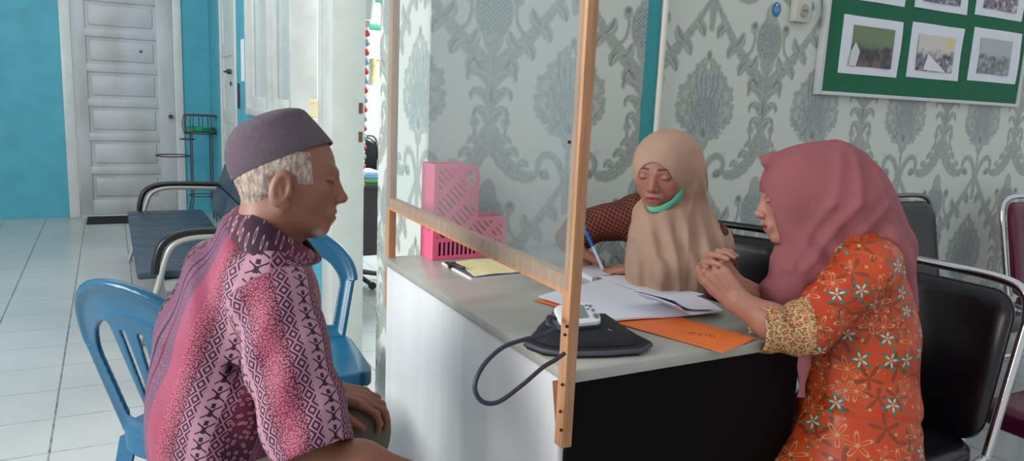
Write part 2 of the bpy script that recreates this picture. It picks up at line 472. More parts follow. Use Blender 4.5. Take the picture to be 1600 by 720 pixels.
# trunk and its leaves
st(CV, [(0, .09), (0, .0), (0, -.13)], .017, .012, GREY, .3, 8, mirror=False)
for z0, s_ in ((.06, 1.3), (.005, 1.1), (-.05, .9)):
    st(CV, [(.006, z0-.03), (.03*s_, z0+.015), (.065*s_, z0+.008), (.06*s_, z0-.022)], .015, .005, GREY, .25, 4)
blot(CV, Zr(-.005), .0035, .024, DARK, .8)
for s_ in (1, -1):
    blot(CV+s_*.052, Zr(-.085), .017, .017, GREY, .9); blot(CV+s_*.052, Zr(-.082), .008, .008, BLUE, .9)
    blot(CV+s_*.05, Zr(.085), .004, .018, DARK, .75, ang=-s_*.7)
st(CV, [(.052, -.1), (.05, -.13), (.02, -.16)], .006, .006, GREY)
# spreading leaves from the trunk foot to the scrolls
st(CV, [(0, -.11), (.03, -.20), (.10, -.27), (.16, -.245)], .024, .012, GREY, .4, 7)
st(CV, [(.03, -.15), (.05, -.12), (.075, -.15)], .012, .004, GREY, .2, 3, leaf=True)
st(CV, [(.05, -.19), (.08, -.15), (.10, -.19)], .013, .004, GREY, .2, 3, leaf=True)
st(CV, [(.09, -.23), (.12, -.19), (.135, -.22)], .012, .004, GREY, .2, 3, leaf=True)
# C scrolls beside the stem
st(CM, [(.0, -.36), (.0, -.20), (.05, -.13), (.14, -.16), (.125, -.255), (.07, -.25)], .013, .010, GREY, .12, 5)
for s_ in (1, -1): blot(CM+s_*.082, Zr(-.243), .016, .016, DARK, .55); blot(CM+s_*.082, Zr(-.243), .007, .007, GREY, .9)
st(CM, [(0, -.10), (0, -.22), (0, -.36)], .009, .009, GREY, 0, 2, mirror=False)
for s_ in (1, -1): blot(CM+s_*.112, Zr(-.17), .010, .006, LITE, .7)
# small flowers on stalks
st(CV, [(.12, .17), (.06, .19), (.075, .27)], .006, .006, GREY, .1)
for s_ in (1, -1):
    blot(CV+s_*.078, Zr(.275), .019, .022, GREY, .95); blot(CV+s_*.078, Zr(.282), .010, .010, DARK, .7)
# bulb with honeycomb
st(CV, [(0, .08), (0, .16)], .006, .018, GREY, mirror=False)
blot(CV, Zr(.235), .064, .082, GREY, .95, tex=2); blot(CV, Zr(.31), .03, .055, GREY, .95); blot(CV, Zr(.17), .035, .06, GREY, .95)
blot(CV, Zr(.235), .046, .062, BLUE, .95, tex=1)
# medallion
for s_ in (1, -1):
    for (x, z, r1, r2, an) in ((.085, -.055, .040, .03, .5), (.105, -.02, .034, .04, .1), (.098, .035, .034, .036, .3), (.066, .075, .030, .034, .2), (.036, .115, .026, .028, .3), (.05, -.10, .036, .022, .8), (.018, .14, .016, .018, 0)):
        blot(CM+s_*x*.96, Zr(z), r1*.86, r2*.86, GREY*(1.02 if x > .09 else .98), .95, ang=s_*an, tex=2)
        for k_ in range(5):                               # frilled rim of each curled leaf
            a_ = an+PI*(-.55+.33*k_); blot(CM+s_*(x*.96+r1*.78*math.cos(a_)), Zr(z+r2*.78*math.sin(a_)), r1*.34, r2*.34, GREY, .9, tex=2)
        blot(CM+s_*(x*.90), Zr(z-.004), r1*.45, r2*.5, LITE, .7, ang=s_*an); blot(CM+s_*(x*.80), Zr(z-.008), r1*.22, r2*.3, GREY*.92, .7, ang=s_*an)
blot(CM, Zr(.0), .07, .12, GREY, .9); blot(CM, Zr(.165), .012, .018, GREY*.95); blot(CM, Zr(.165), .005, .008, DARK, .6)
blot(CM, Zr(-.115), .03, .05, GREY)
blot(CM, Zr(-.025), .052, .058, BLUE, .95, tex=1)
for k in range(-2, 3):
    st(CM, [(abs(k)*.012+.001, .02), (abs(k)*.026+.001, .06), (abs(k)*.02+.004, .11)], .010, .003, BLUE*1.05, .2, 3, leaf=True)
    st(CM, [(.004, -.13), (abs(k)*.03+.01, -.09), (abs(k)*.045+.012, -.04)], .009, .003, BLUE*1.08, .2, 3, leaf=True)
blot(CM, Zr(-.10), .004, .02, DARK, .9)
for s_ in (1, -1): blot(CM+s_*.062, Zr(.0), .003, .035, DARK, .55, ang=-s_*.25); blot(CM+s_*.045, Zr(-.085), .003, .022, DARK, .6, ang=s_*.7)
_r = rng.normal(size=(nzp, nx))
for _ in range(2): _r = (_r+np.roll(_r, 1, 0)+np.roll(_r, 1, 1)+np.roll(_r, -1, 0)+np.roll(_r, -1, 1))/5
_dk = np.clip((BG[0]-img[..., 0])/40, 0, 1); img = img+(_dk*_r*20)[..., None]
_pad = np.pad(img, ((1, 1), (1, 1), (0, 0)), 'wrap')
img = (_pad[:-2, 1:-1]+_pad[2:, 1:-1]+_pad[1:-1, :-2]+_pad[1:-1, 2:]+2*img)/6
imgl = np.where(img/255 <= .04045, img/255/12.92, ((img/255+.055)/1.055)**2.4)
def paper_color(xx, zz):
    fx = ((xx-1.28) % PX)/PX*nx; fz = ((zz-1.22+ZC) % PZ)/PZ*nzp
    x0 = fx.astype(int) % nx; z0 = fz.astype(int) % nzp; x1 = (x0+1) % nx; z1 = (z0+1) % nzp
    a, b = (fx-np.floor(fx))[..., None], (fz-np.floor(fz))[..., None]
    return (imgl[z0, x0]*(1-a)+imgl[z0, x1]*a)*(1-b)+(imgl[z1, x0]*(1-a)+imgl[z1, x1]*a)*b
M_wp = Mat('damask_wallpaper', .42, spec=.35); _at = M_wp.attr('paint'); M_wp.nt.links.new(_at.outputs['Color'], M_wp.b.inputs['Base Color'])
M_wp.bump(M_wp.noise(900, 2, M_wp.mapped('Object', (1, 1, .15))), .08, .0005); M_wp = M_wp.m
WY, WXL, WYB = 2.0, .805, 2.45
xs = np.concatenate([np.arange(WYB, WY, -.0032)*-1+WY+WXL, np.arange(WXL, 4.2, .0032)]); zs = np.arange(0, 2.6, .0032)
XX, ZZ = np.meshgrid(xs, zs, indexing='ij')
Vx = np.stack([np.maximum(XX, WXL), WY+np.maximum(WXL-XX, 0), ZZ], -1).reshape(-1, 3)
colr = paper_color(XX, ZZ).reshape(-1, 3)
ii = (np.arange(len(xs)-1)[:, None]*len(zs)+np.arange(len(zs)-1)[None]).ravel()
Qd = np.stack([ii, ii+len(zs), ii+len(zs)+1, ii+1], 1)
wb = mesh_np('wall_back', Vx, Qd, M_wp, None, colr, smooth=False); wb['kind'] = 'structure'
a = MB(); a.box((WXL+.002, WY+.002, 0), (4.2, WY+.15, 2.6)); a.box((WXL+.002, WY+.1, 0), (WXL+.15, WYB, 2.6)); struct('wall_back_core', a, M_whitewall)
# teal strip with white conduit beside it
xl = (Wy(1019, 0, WY)[0]+Wy(995, 200, WY)[0])/2; 
a = MB(); a.box((xl, WY-.002, 0), (xl+.052, WY+.003, 2.6)); struct('trim_4', a, M_tealstrip)
a = MB(); a.tube([(xl+.062, WY-.010, 0), (xl+.062, WY-.010, 2.6)], .0105, 12); struct('trim_5', a, plain('white_conduit', (222, 216, 205), .4))
# ------------------------------------------------------------------ green photo board, socket, sticker
XAX = np.array([1., 0, 0]); ZAX = np.array([0, 0, 1.])
yb_ = WY-.022
bL = Wy(1290, 70, yb_)[0]; bB = Wy(1290, 143, yb_)[2]; bR = Wy(1597, 100, yb_)[0]; bT = bB+.92
board = root('photo_board', 'green display board with white edging and rows of printed photographs on the wallpaper', 'board', loc=(bL, WY, bB))
a = MB(); a.box((bL, yb_, bB), (bR, WY-.001, bT)); a.build('panel', plain('green_felt', (16, 104, 72), .8, var=.06, scale=60), board)
a = MB()
a.box((bL-.018, yb_-.006, bB-.012), (bL+.002, WY-.001, bT+.012), .002); a.box((bR-.002, yb_-.006, bB-.012), (bR+.018, WY-.001, bT+.012), .002)
a.box((bL, yb_-.006, bB-.012), (bR, WY-.001, bB+.002), .002); a.box((bL, yb_-.006, bT-.002), (bR, WY-.001, bT+.012), .002)
a.build('edging', plain('white_aluminium', (205, 205, 208), .4), board)
rebase(board, (bL, WY, bB)); board.location = (bL, WY, bB)
def photo_mat(name, cols, seed):
    m = Mat(name, .3); n1 = m.noise(34+seed, 5); n2 = m.noise(13+seed*2, 2)
    c = m.mix(n1.step(.35, .6), cols[0], cols[1]); c = m.mix(n2.step(.5, .62), c, cols[2])
    x, y, z = m.xyz('Generated'); c = m.mix((z+n1*.35).step(.62, .78), c, cols[3]); return m.color(c).m
pm = [photo_mat('crowd_photo', ((30, 34, 34), (70, 66, 70), (120, 84, 90), (104, 128, 90)), 1),
      photo_mat('meeting_photo', ((44, 40, 52), (130, 120, 132), (190, 190, 196), (206, 202, 190)), 5),
      photo_mat('group_photo', ((86, 88, 96), (126, 132, 134), (150, 160, 176), (170, 178, 180)), 9),
      photo_mat('hall_photo', ((40, 42, 60), (90, 96, 110), (160, 164, 170), (150, 156, 160)), 14)]
def sheet(corn, inner, matp, label, extra=None):
    P = [Wy(u, v, yb_) for u, v in corn]
    x0 = (P[0][0]+P[3][0])/2; x1 = (P[1][0]+P[2][0])/2; z0 = (P[2][2]+P[3][2])/2; z1 = (P[0][2]+P[1][2])/2
    r = root('photo_print', label, 'photo', 'prints on the green board')
    r.location = (x0, yb_, z0); W_, H_ = x1-x0, z1-z0
    a = MB(); nn = 6
    vs = []; fs = []
    for i in range(nn+1):
        for j in range(nn+1):
            q = .0025+.0022*math.sin(i*1.3+j*.8+x0*9)
            vs.append((W_*i/nn, -q, H_*j/nn))
    for i in range(nn):
        for j in range(nn): fs.append((i*(nn+1)+j, (i+1)*(nn+1)+j, (i+1)*(nn+1)+j+1, i*(nn+1)+j+1))
    k = len(vs); vs += [(x, -.0002, z) for (x, y, z) in vs]
    fs += [tuple(q+k for q in f[::-1]) for f in fs]
    edge = [i*(nn+1) for i in range(nn+1)]+[nn*(nn+1)+j for j in range(1, nn+1)]+[i*(nn+1)+nn for i in range(nn-1, -1, -1)]+[j for j in range(nn-1, 0, -1)]
    for i in range(len(edge)):
        p, q = edge[i], edge[(i+1) % len(edge)]; fs.append((p, q, q+k, p+k))
    a.add(vs, fs); a.build('paper', M_paper, r)
    l, rr, b, t = inner
    a = MB(); a.box((W_*l, -.0062, H_*b), (W_*rr, -.0048, H_*t)); a.build('picture', matp, r)
    if extra: extra(r, W_, H_)
    return r
def ex1(r, w, h):
    a = MB(); a.prism([(.14*w, .14*h), (.26*w, .14*h), (.30*w, .4*h), (.22*w, .55*h), (.16*w, .4*h)], (0, -.0066, 0), XAX, ZAX, (0, 1, 0), .0003)
    a.build('picture_detail', plain('pale_shirt', (205, 212, 214), .5), r)
def ex2(r, w, h):
    a = MB(); a.prism([(.28*w, .16*h), (.72*w, .14*h), (.34*w, .45*h)], (0, -.0066, 0), XAX, ZAX, (0, 1, 0), .0003); a.build('picture_detail', M_paper, r)
    a = MB(); a.prism([(.68*w, .63*h), (.8*w, .63*h), (.8*w, .76*h), (.68*w, .76*h)], (0, -.0066, 0), XAX, ZAX, (0, 1, 0), .0003); a.build('picture_detail', plain('yellow_print', (214, 208, 120), .5), r)
sheet([(1319, 25), (1411, 32), (1401, 120), (1308, 115)], (.16, .86, .14, .84), pm[0], 'printed photo of a dark crowd in a green hall, lower left of the board', ex1)
sheet([(1426, 36), (1506, 43), (1496, 126), (1415, 121)], (.14, .84, .14, .8), pm[1], 'printed photo of a meeting with a yellow patch, lower middle of the board', ex2)
sheet([(1522, 44), (1597, 51), (1586, 131), (1511, 126)], (.15, .8, .15, .82), pm[2], 'printed photo of a pale blue and grey group, lower right of the board')
sheet([(1340, -86), (1424, -78), (1414, 8), (1328, 1)], (.14, .84, .14, .82), pm[3], 'printed photo cut by the top of the picture, upper left of the board')
sheet([(1439, -70), (1520, -62), (1511, 22), (1428, 13)], (.14, .84, .14, .82), pm[3], 'printed photo cut by the top of the picture, upper middle of the board')
sheet([(1534, -60), (1606, -52), (1598, 33), (1523, 24)], (.14, .84, .14, .82), pm[1], 'printed photo cut by the top of the picture, upper right of the board')

p = Wy(1246, 18, WY); sk = root('wall_socket', 'cream wall socket with a round recess, beside the green board', 'socket', loc=(p[0], WY, p[2]))
a = MB(); a.box((-.042, -.03, -.04), (.040, -.001, .05), .004); a.build('housing', plain('cream_plastic', (196, 196, 184), .4), sk)
a = MB(); a.tube([(0, -.030, 0), (0, -.0345, 0)], [.024, .022], 20); a.tube([(0, -.0335, 0), (0, -.0355, 0)], .017, 20); a.build('socket_rim', plain('socket_grey', (165, 160, 145), .4), sk)
a = MB(); a.tube([(-.007, -.035, 0), (-.007, -.0365, 0)], .0032, 8); a.tube([(.007, -.035, 0), (.007, -.0365, 0)], .0032, 8); a.build('contact_hole', M_black, sk)
a = MB(); a.box((.041, -.024, -.03), (.047, -.001, .04)); a.build('side_plate', M_tealstrip, sk)
p = Wy(1213, 15, WY); a = MB(); stk = root('round_sticker', 'small blue oval sticker with white writing beside the socket', 'sticker', loc=(p[0], WY, p[2]))
a.prism([(.021*math.cos(t), .026*math.sin(t)) for t in np.linspace(0, 2*PI, 32)[:-1]], (0, -.0015, 0), XAX, ZAX, (0, 1, 0), .001)
a.build('disc', plain('blue_sticker', (22, 112, 168), .4), stk)
a = MB(); a.prism([(.006*math.cos(t)*(1+.35*math.cos(5*t)), .016+.005*math.sin(t)) for t in np.linspace(0, 2*PI, 30)[:-1]], (0, -.0021, 0), XAX, ZAX, (0, 1, 0), .0004)
for i, (wd, zz) in enumerate(((.011, .006), (.014, .001), (.013, -.004), (.009, -.010))):
    a.prism([(-wd, zz), (wd, zz), (wd, zz+.0016), (-wd, zz+.0016)], (0, -.0021, 0), XAX, ZAX, (0, 1, 0), .0004)
a.build('print', plain('white_print', (190, 210, 225), .5), stk)

# ------------------------------------------------------------------ desk
DX0, DX1, DY0, DY1, DZ = .675, 1.262, 1.02, 1.975, .75
desk = root('office_desk', 'grey topped office desk with white front and black side panel', 'desk', loc=((DX0+DX1)/2, (DY0+DY1)/2, 0))
def dsk(mb, n, m):
    o = mb.build(n, m, desk); o.location = (-(DX0+DX1)/2, -(DY0+DY1)/2, 0); return o
mt = Mat('grey_laminate', .3); n1 = mt.noise(5, 4, mt.mapped('Object', (1, 3, 1))).step(.3, .7); mt.color(mt.mix(n1, (160, 160, 152), (178, 178, 170)))
a = MB(); a.box((DX0-.006, DY0-.014, DZ-.022), (DX1, DY1, DZ), .003); dsk(a, 'desktop', mt.m)
mp = Mat('white_laminate', .32); n1 = mp.noise(3, 4, mp.mapped('Object', (1, 5, .25))).step(.25, .75); mp.color(mp.mix(n1, (218, 222, 224), (234, 236, 236)))
a = MB(); a.box((DX0, DY0+.012, 0), (DX0+.018, DY1-.012, DZ-.022), .002); dsk(a, 'front_panel', mp.m)
a = MB(); a.box((DX0+.012, DY0, 0), (DX1-.002, DY0+.018, DZ-.022)); dsk(a, 'side_panel', plain('black_laminate', (7, 6, 9), .6, spec=.1))
a = MB(); a.box((DX0+.018, DY1-.03, 0), (DX1-.02, DY1-.012, DZ-.022)); dsk(a, 'side_panel', plain('black_laminate_rear', (14, 12, 17), .35))
a = MB(); a.box((DX0+.02, DY0+.02, DZ-.16), (DX0+.05, DY1-.03, DZ-.022)); dsk(a, 'rail', M_woodd)

# partition: wooden frame with a clear sheet
SX = .645; py0 = 1.0; py1 = 1.985
par = root('desk_partition', 'raw wooden frame with a clear plastic sheet fixed to the client side of the desk', 'partition', loc=(SX, 1.5, .61))
def pr(mb, n, m, par_=None):
    o = mb.build(n, m, par_ or par); 
    if par_ is None: o.location = (-SX, -1.5, -.61)
    return o
a = MB(); a.box((.654, py0-.012, .622), (.6745, py0+.012, 2.02), .0012); npost = pr(a, 'post', M_wood)
holes = MB()
for (u, v) in ((890, 222), (886, 150+360), (879, 601), (876, 643), (877, 672), (883, 523)):
    q = Wy(u, v, py0-.012); holes.tube([q+[0, .002, 0], q+[0, -.0006, 0]], .0028, 8)
hh = holes.build('nail_hole', plain('dark_hole', (52, 32, 20), .8), npost)
a = MB(); a.box((.676, py1-.03, .60), (.697, py1-.004, 2.02), .0012); pr(a, 'post', M_wood)
a = MB(); a.loft([[(.655, py0+.010, z0_), (.675, py0+.010, z0_), (.697, py1-.028, z0_), (.677, py1-.028, z0_)] for z0_ in (.888, .920)]); pr(a, 'rail', M_wood)
a = MB(); a.box((.654, py0-.012, 2.02), (.697, py1-.004, 2.045), .001); pr(a, 'top_rail', M_wood)
a = MB(); a.prism([(0, 0), (0, -.14), (.005, -.15), (.02, -.06), (.02, 0)], (SX-.01, py0+.013, DZ-.018), (0, 1, 0), ZAX, (1, 0, 0), .03); 
a = MB(); a.prism([(0, 0), (.022, 0), (.004, -.075), (0, -.09)], (.658, py0+.013, DZ-.024), (0, 1, 0), ZAX, (1, 0, 0), .016); pr(a, 'corner_wedge', M_woodd)
ms = bpy.data.materials.new('clear_plastic'); ms.use_nodes = True; nt = ms.node_tree; nt.nodes.clear()
o_ = nt.nodes.new('ShaderNodeOutputMaterial'); tr = nt.nodes.new('ShaderNodeBsdfTransparent'); tr.inputs[0].default_value = (.93, .95, .95, 1)
df = nt.nodes.new('ShaderNodeBsdfDiffuse'); df.inputs[0].default_value = rgba((200, 212, 214)); gs = nt.nodes.new('ShaderNodeBsdfGlossy'); gs.inputs['Roughness'].default_value = .08
m1 = nt.nodes.new('ShaderNodeMixShader'); m2 = nt.nodes.new('ShaderNodeMixShader'); m1.inputs[0].default_value = .09; m2.inputs[0].default_value = .035
nt.links.new(tr.outputs[0], m1.inputs[1]); nt.links.new(df.outputs[0], m1.inputs[2]); nt.links.new(m1.outputs[0], m2.inputs[1]); nt.links.new(gs.outputs[0], m2.inputs[2]); nt.links.new(m2.outputs[0], o_.inputs[0])
a = MB(); a.loft([[(.6505, py0-.004, zz_), (.6535, py0-.004, zz_), (.6755, py1-.004, zz_), (.6725, py1-.004, zz_)] for zz_ in (.897, 2.04)]); pr(a, 'clear_sheet', ms)

# ------------------------------------------------------------------ things on the desk
# magazine holder: lattice walls cut from one sheet
M_pink = plain('pink_plastic', (238, 104, 140), .4)
holder = root('magazine_holder', 'pink plastic magazine holder with slotted sides standing at the back of the desk', 'magazine holder')
h0 = Wz(660, 397, DZ); hA = Wz(676, 407, DZ); hB = Wz(788, 399, DZ)
exh = nrm(np.array([hB[0]-hA[0], hB[1]-hA[1], 0])); eyh = np.array([-exh[1], exh[0], 0]); Lh = np.linalg.norm(hB-hA); Wd = .085; Hh = .270; Hl = .118
holder.location = tuple(hA+eyh*Wd/2+exh*Lh/2)
def hold2d(P):
    x, z = P[:, 0], P[:, 1]
    cutx = Lh*.60
    box = np.maximum(np.maximum(-x, x-Lh), np.maximum(-z, z-Hh))
    up = smax(cutx-x, Hl-z, 0)                      # negative = notch region
    notch = np.maximum(cutx-x, Hl-z)
    r = .03
    # rounded convex corner at top of the tall part, concave at the step
    f = np.maximum(box, -notch)
    cx, cz = cutx-r, Hh-r; m = (x > cx) & (z > cz); f = np.where(m, np.maximum(f, np.hypot(x-cx, z-cz)-r), f)
    return f
def holder_side(P):                                  # local coords x along, y thickness, z up
    f = np.maximum(hold2d(P[:, [0, 2]]), np.abs(P[:, 1])-.0016)
    x, z = P[:, 0], P[:, 2]
    s = np.full(len(x), 1.0)
    inner = hold2d(P[:, [0, 2]])+.011
    vs = np.maximum(np.abs(((x-.014) % .0136)-.0068)-.0036, np.maximum(.012-z, z-.05)); s = np.minimum(s, np.maximum(vs, inner))
    u = (x*.72+z*.70); v = (-x*.70+z*.72)
    dg = np.abs(((u) % .0150)-.0075)-.0035
    bands = np.maximum(.062-z, np.abs(((v+.005) % .062)-.031)-.022)
    s = np.minimum(s, np.maximum(np.maximum(dg, bands), inner))
    return np.maximum(f, -s)
Vh, Qh = surfnet(holder_side, (-.01, -.006, -.01), (Lh+.01, .006, Hh+.01), .0011)
for off in (0.0, Wd):
    V2 = Vh[:, [0]]*exh+(Vh[:, [1]]+off)*eyh+Vh[:, [2]]*ZAX+(hA-np.array(holder.location))
    mesh_np('slotted_side', V2, Qh, M_pink, holder, smooth=False)
o3 = hA-np.array(holder.location)
Rh = np.stack([exh, eyh, ZAX], 1)
a = MB(); a.box((-.002, -.0016, 0), (.002, Wd+.0016, Hh-.001), .0008, Rh, o3)
a.build('end_wall', M_pink, holder); a = MB(); a.box((Lh-.003, 0, 0), (Lh, Wd, Hl), .0008, Rh, o3); a.build('end_wall', M_pink, holder); a = MB(); a.box((0, 0, 0), (Lh, Wd, .004), 0, Rh, o3); a.build('base', M_pink, holder)
a = MB()
for (yy, zz) in ((.02, .085), (.032, .082), (.055, .087), (.02, .098), (.06, .1), (.04, .094)): a.tube([Rh@np.array([-.0015, yy, zz])+o3, Rh@np.array([-.003, yy, zz])+o3], .0028, 8)
a.build('vent_hole', plain('deep_pink', (170, 60, 90), .5), holder)
# papers kept in it
bk = [('blue_booklet', (60, 70, 110), .02, .085, .19), ('white_booklet', (215, 215, 220), .034, .095, .165), ('red_booklet', (130, 50, 66), .05, .075, .178)]
for (nm, c, yy, hgt, ln) in bk:
    a = MB(); o4 = hA+eyh*yy+exh*.03+ZAX*.005
    a.box((0, 0, 0), (Lh-.05, .006, hgt*.55), .001, Rh, o4)
    tag(a.build('booklet', plain(nm, c, .6)), {'b': 'thin dark blue', 'w': 'thin white', 'r': 'thin dark red'}[nm[0]]+' booklet standing inside the pink magazine holder', 'booklet', 'booklets in the pink holder')

def sheet_mesh(corners, z, t=.0006, lift=None, n=10, name='sheet', mat=None, parent=None):
    C = [np.array([q[0], q[1], 0]) for q in [Wz(u, v, z) for u, v in corners]]
    vs = []; k = (n+1)**2
    for s_ in (t, 0):
        for i in range(n+1):
            for j in range(n+1):
                a_, b_ = i/n, j/n
                q = (C[0]*(1-a_)+C[1]*a_)*(1-b_)+(C[3]*(1-a_)+C[2]*a_)*b_
                vs.append((q[0], q[1], z+s_+(lift(a_, b_) if lift else 0)))
    fs = []
    for i in range(n):
        for j in range(n):
            q = (i*(n+1)+j, (i+1)*(n+1)+j, (i+1)*(n+1)+j+1, i*(n+1)+j+1); fs += [q, tuple(x+k for x in q[::-1])]
    edge = [i*(n+1) for i in range(n+1)]+[n*(n+1)+j for j in range(1, n+1)]+[i*(n+1)+n for i in range(n-1, -1, -1)]+[j for j in range(n-1, 0, -1)]
    for i in range(len(edge)): p, q = edge[i], edge[(i+1) % len(edge)]; fs.append((p, q, q+k, p+k))
    a = MB(); a.add(vs, fs); return a.build(name, mat, parent, 60)
M_yel = Mat('yellow_sheet', .7); n1 = M_yel.noise(60, 4, M_yel.mapped('Object', (1, 4, 1))).step(.4, .6); M_yel.color(M_yel.mix(n1, (226, 218, 160), (236, 230, 180))); M_yel = M_yel.m
nb = root('paper_pad', 'pad of white papers with a yellow top sheet and black clip near the holder', 'paper pad')
sheet_mesh([(690, 412), (812, 402), (840, 427), (736, 437)], DZ, .004, None, 6, 'paper_block', M_paper, nb)
sheet_mesh([(694, 410), (806, 401), (838, 425), (738, 434)], DZ+.0042, .0012, None, 6, 'grey_cover', plain('grey_blue_card', (96, 104, 120), .5), nb)
sheet_mesh([(712, 409), (796, 402), (832, 423), (742, 432)], DZ+.0056, .0012, lambda a_, b_: .002*math.sin(a_*5)**2, 8, 'yellow_sheet', M_yel, nb)
cl = MB(); q = Wz(712, 423, DZ); q2 = Wz(700, 411, DZ); dcl = nrm(q-q2)
R_ = np.stack([dcl, np.array([-dcl[1], dcl[0], 0]), ZAX], 1); cl.box((-.006, -.012, .0), (.026, .010, .011), .002, R_, (q+q2)/2+[0, 0, .0]); cl.build('clip', M_black, nb)
a = MB(); p0, p1 = Wz(697, 410, DZ+.014), Wz(727, 419, DZ+.012); a.tube([p0, p0*.7+p1*.3, p1*.95+p0*.05, p1], [.0035, .004, .004, .001], 8)
tag(a.build('ballpoint_pen', M_black), 'black pen lying on the clip of the yellow paper pad', 'pen')

M_or = plain('orange_card', (240, 122, 54), .6, var=.03)
a = sheet_mesh([(833, 470), (960, 468), (1180, 530), (1130, 552)], DZ+.001, .0012, lambda a_, b_: .001, 8, 'orange_envelope', M_or)
fold = root('document_folder', 'orange paper folder lying open under the white papers, its corner over the desk edge', 'folder'); 
a.parent = fold; a.name = 'cover'
hnd = MB()
for i, (u, v) in enumerate(((1074, 517), (1079, 519), (1084, 518), (1092, 521), (1102, 521), (1108, 523), (1114, 524))):
    p0 = Wz(u, v, DZ+.0036); p1 = Wz(u+3, v+4, DZ+.0036); hnd.tube([p0, p1], .0006, 5)
    if i % 2: hnd.tube([p0, Wz(u+5, v+1, DZ+.0036)], .0006, 5)
hnd.build('handwriting', plain('brown_ink', (150, 66, 40), .7), fold)
sheet_mesh([(842, 466), (990, 425), (1132, 490), (960, 503)], DZ+.004, .004, lambda a_, b_: .002+.001*math.sin(9*a_), 12, 'paper', M_paper).name = 'paper_stack'
ps = bpy.data.objects['paper_stack']; tag(ps, 'loose stack of plain white sheets lying on the orange folder', 'papers')
o = sheet_mesh([(934, 432), (985, 430), (1100, 462), (1046, 474)], DZ+.011, .001, lambda a_, b_: .003*b_, 8, 'paper_sheet', M_paper); tag(o, 'white sheet on top of the stack, reaching towards the seated writer', 'paper')
# curled sheet with a blue underside
def curl(a_, b_): return .006+.028*math.exp(-((a_-.0)/.22)**2)+.004*math.sin(b_*3)
cu = root('curled_paper', 'white sheet curling up at its left end over a blue backed page', 'paper')
sheet_mesh([(978, 478), (1085, 466), (1130, 490), (1052, 502)], DZ+.010, .0012, curl, 14, 'page', M_paper, cu)
sheet_mesh([(990, 474), (1060, 468), (1108, 486), (1045, 488)], DZ+.018, .0012, lambda a_, b_: .004+.024*math.exp(-((a_)/.25)**2), 12, 'blue_page', plain('blue_page', (52, 86, 150), .5), cu)
sheet_mesh([(986, 471), (1064, 464), (1120, 486), (1048, 487)], DZ+.0205, .0012, lambda a_, b_: .004+.022*math.exp(-((a_)/.25)**2), 12, 'top_page', M_paper, cu)
# small notebook under the writing hand
o = sheet_mesh([(896, 426), (940, 418), (972, 432), (925, 440)], DZ, .012, None, 4, 'notebook', plain('notebook_paper', (216, 216, 226), .6)); tag(o, 'small white notebook under the writing hand', 'notebook')

# blood pressure monitor on its cuff with hose
bpx = Wz(905, 478, DZ+.06)
mon = root('blood_pressure_monitor', 'white blood pressure monitor with grey screen and round buttons on a black cuff', 'monitor')
c0, c1_, c2_, c3_ = [W(u, v, d_) for u, v, d_ in ((0, 0, 0),)*4]
c0, c1_, c2_, c3_ = Wz(862, 475, .832), Wz(926, 471, .832), Wz(947, 503, .803), Wz(878, 510, .803)
cen = (c0+c1_+c2_+c3_)/4; ux = nrm((c1_-c0)+(c2_-c3_)); uy0 = nrm((c1_-c2_)+(c0-c3_)); uz = nrm(np.cross(ux, uy0)); uy = np.cross(uz, ux)
if uz[2] < 0: uz, uy = -uz, -uy
hw = np.linalg.norm((c1_-c0)+(c2_-c3_))/4; hh_ = np.linalg.norm((c1_-c2_)+(c0-c3_))/4
def rr(w_, h_, r_, n=6):
    return [(sx*(w_-r_)+r_*math.cos(t), sy*(h_-r_)+r_*math.sin(t)) for (sx, sy, t0) in ((1, 1, 0), (-1, 1, PI/2), (-1, -1, PI), (1, -1, 1.5*PI)) for t in np.linspace(t0, t0+PI/2, n)]
def rl(w_, h_, r_, z_): return [cen+ux*x_+uy*y_+uz*z_ for x_, y_ in rr(w_, h_, r_)]
a = MB(); a.loft([rl(hw-.006, hh_-.006, .012, -.03), rl(hw, hh_, .014, -.022), rl(hw, hh_, .014, -.008), rl(hw-.001, hh_-.001, .014, -.006)]); a.build('casing', plain('slate_plastic', (70, 84, 98), .4), mon)
a = MB(); a.loft([rl(hw-.001, hh_-.001, .014, -.006), rl(hw-.003, hh_-.003, .013, 0), rl(hw-.007, hh_-.007, .010, .002)]); a.build('face_plate', plain('white_plastic', (222, 226, 228), .35), mon)
a = MB(); a.prism([(x_*1-.001, y_+.002) for x_, y_ in rr(hw*.40, hh_*.60, .002)], cen+uz*.0021, ux, uy, uz, .0006); a.build('screen', plain('lcd_grey', (120, 134, 130), .25), mon)
for (x_, y_, r_) in ((.66, .50, .0034), (.70, .10, .0034), (.72, -.42, .0062), (.42, .5, .0)):
    if r_: a = MB(); q = cen+ux*hw*x_+uy*hh_*y_; a.tube([q+uz*.001, q+uz*.0036], [r_, r_*.9], 16); a.build('button', plain('grey_button', (104, 112, 118), .4), mon)
a = MB()
for yy in (.62, .56, .28, .2): a.prism([(0, 0), (.006, 0), (.006, .001), (0, .001)], cen+ux*hw*.44+uy*hh_*yy+uz*.0022, ux, uy, uz, .0004)
a.build('print', plain('dark_print', (70, 76, 84), .6), mon)
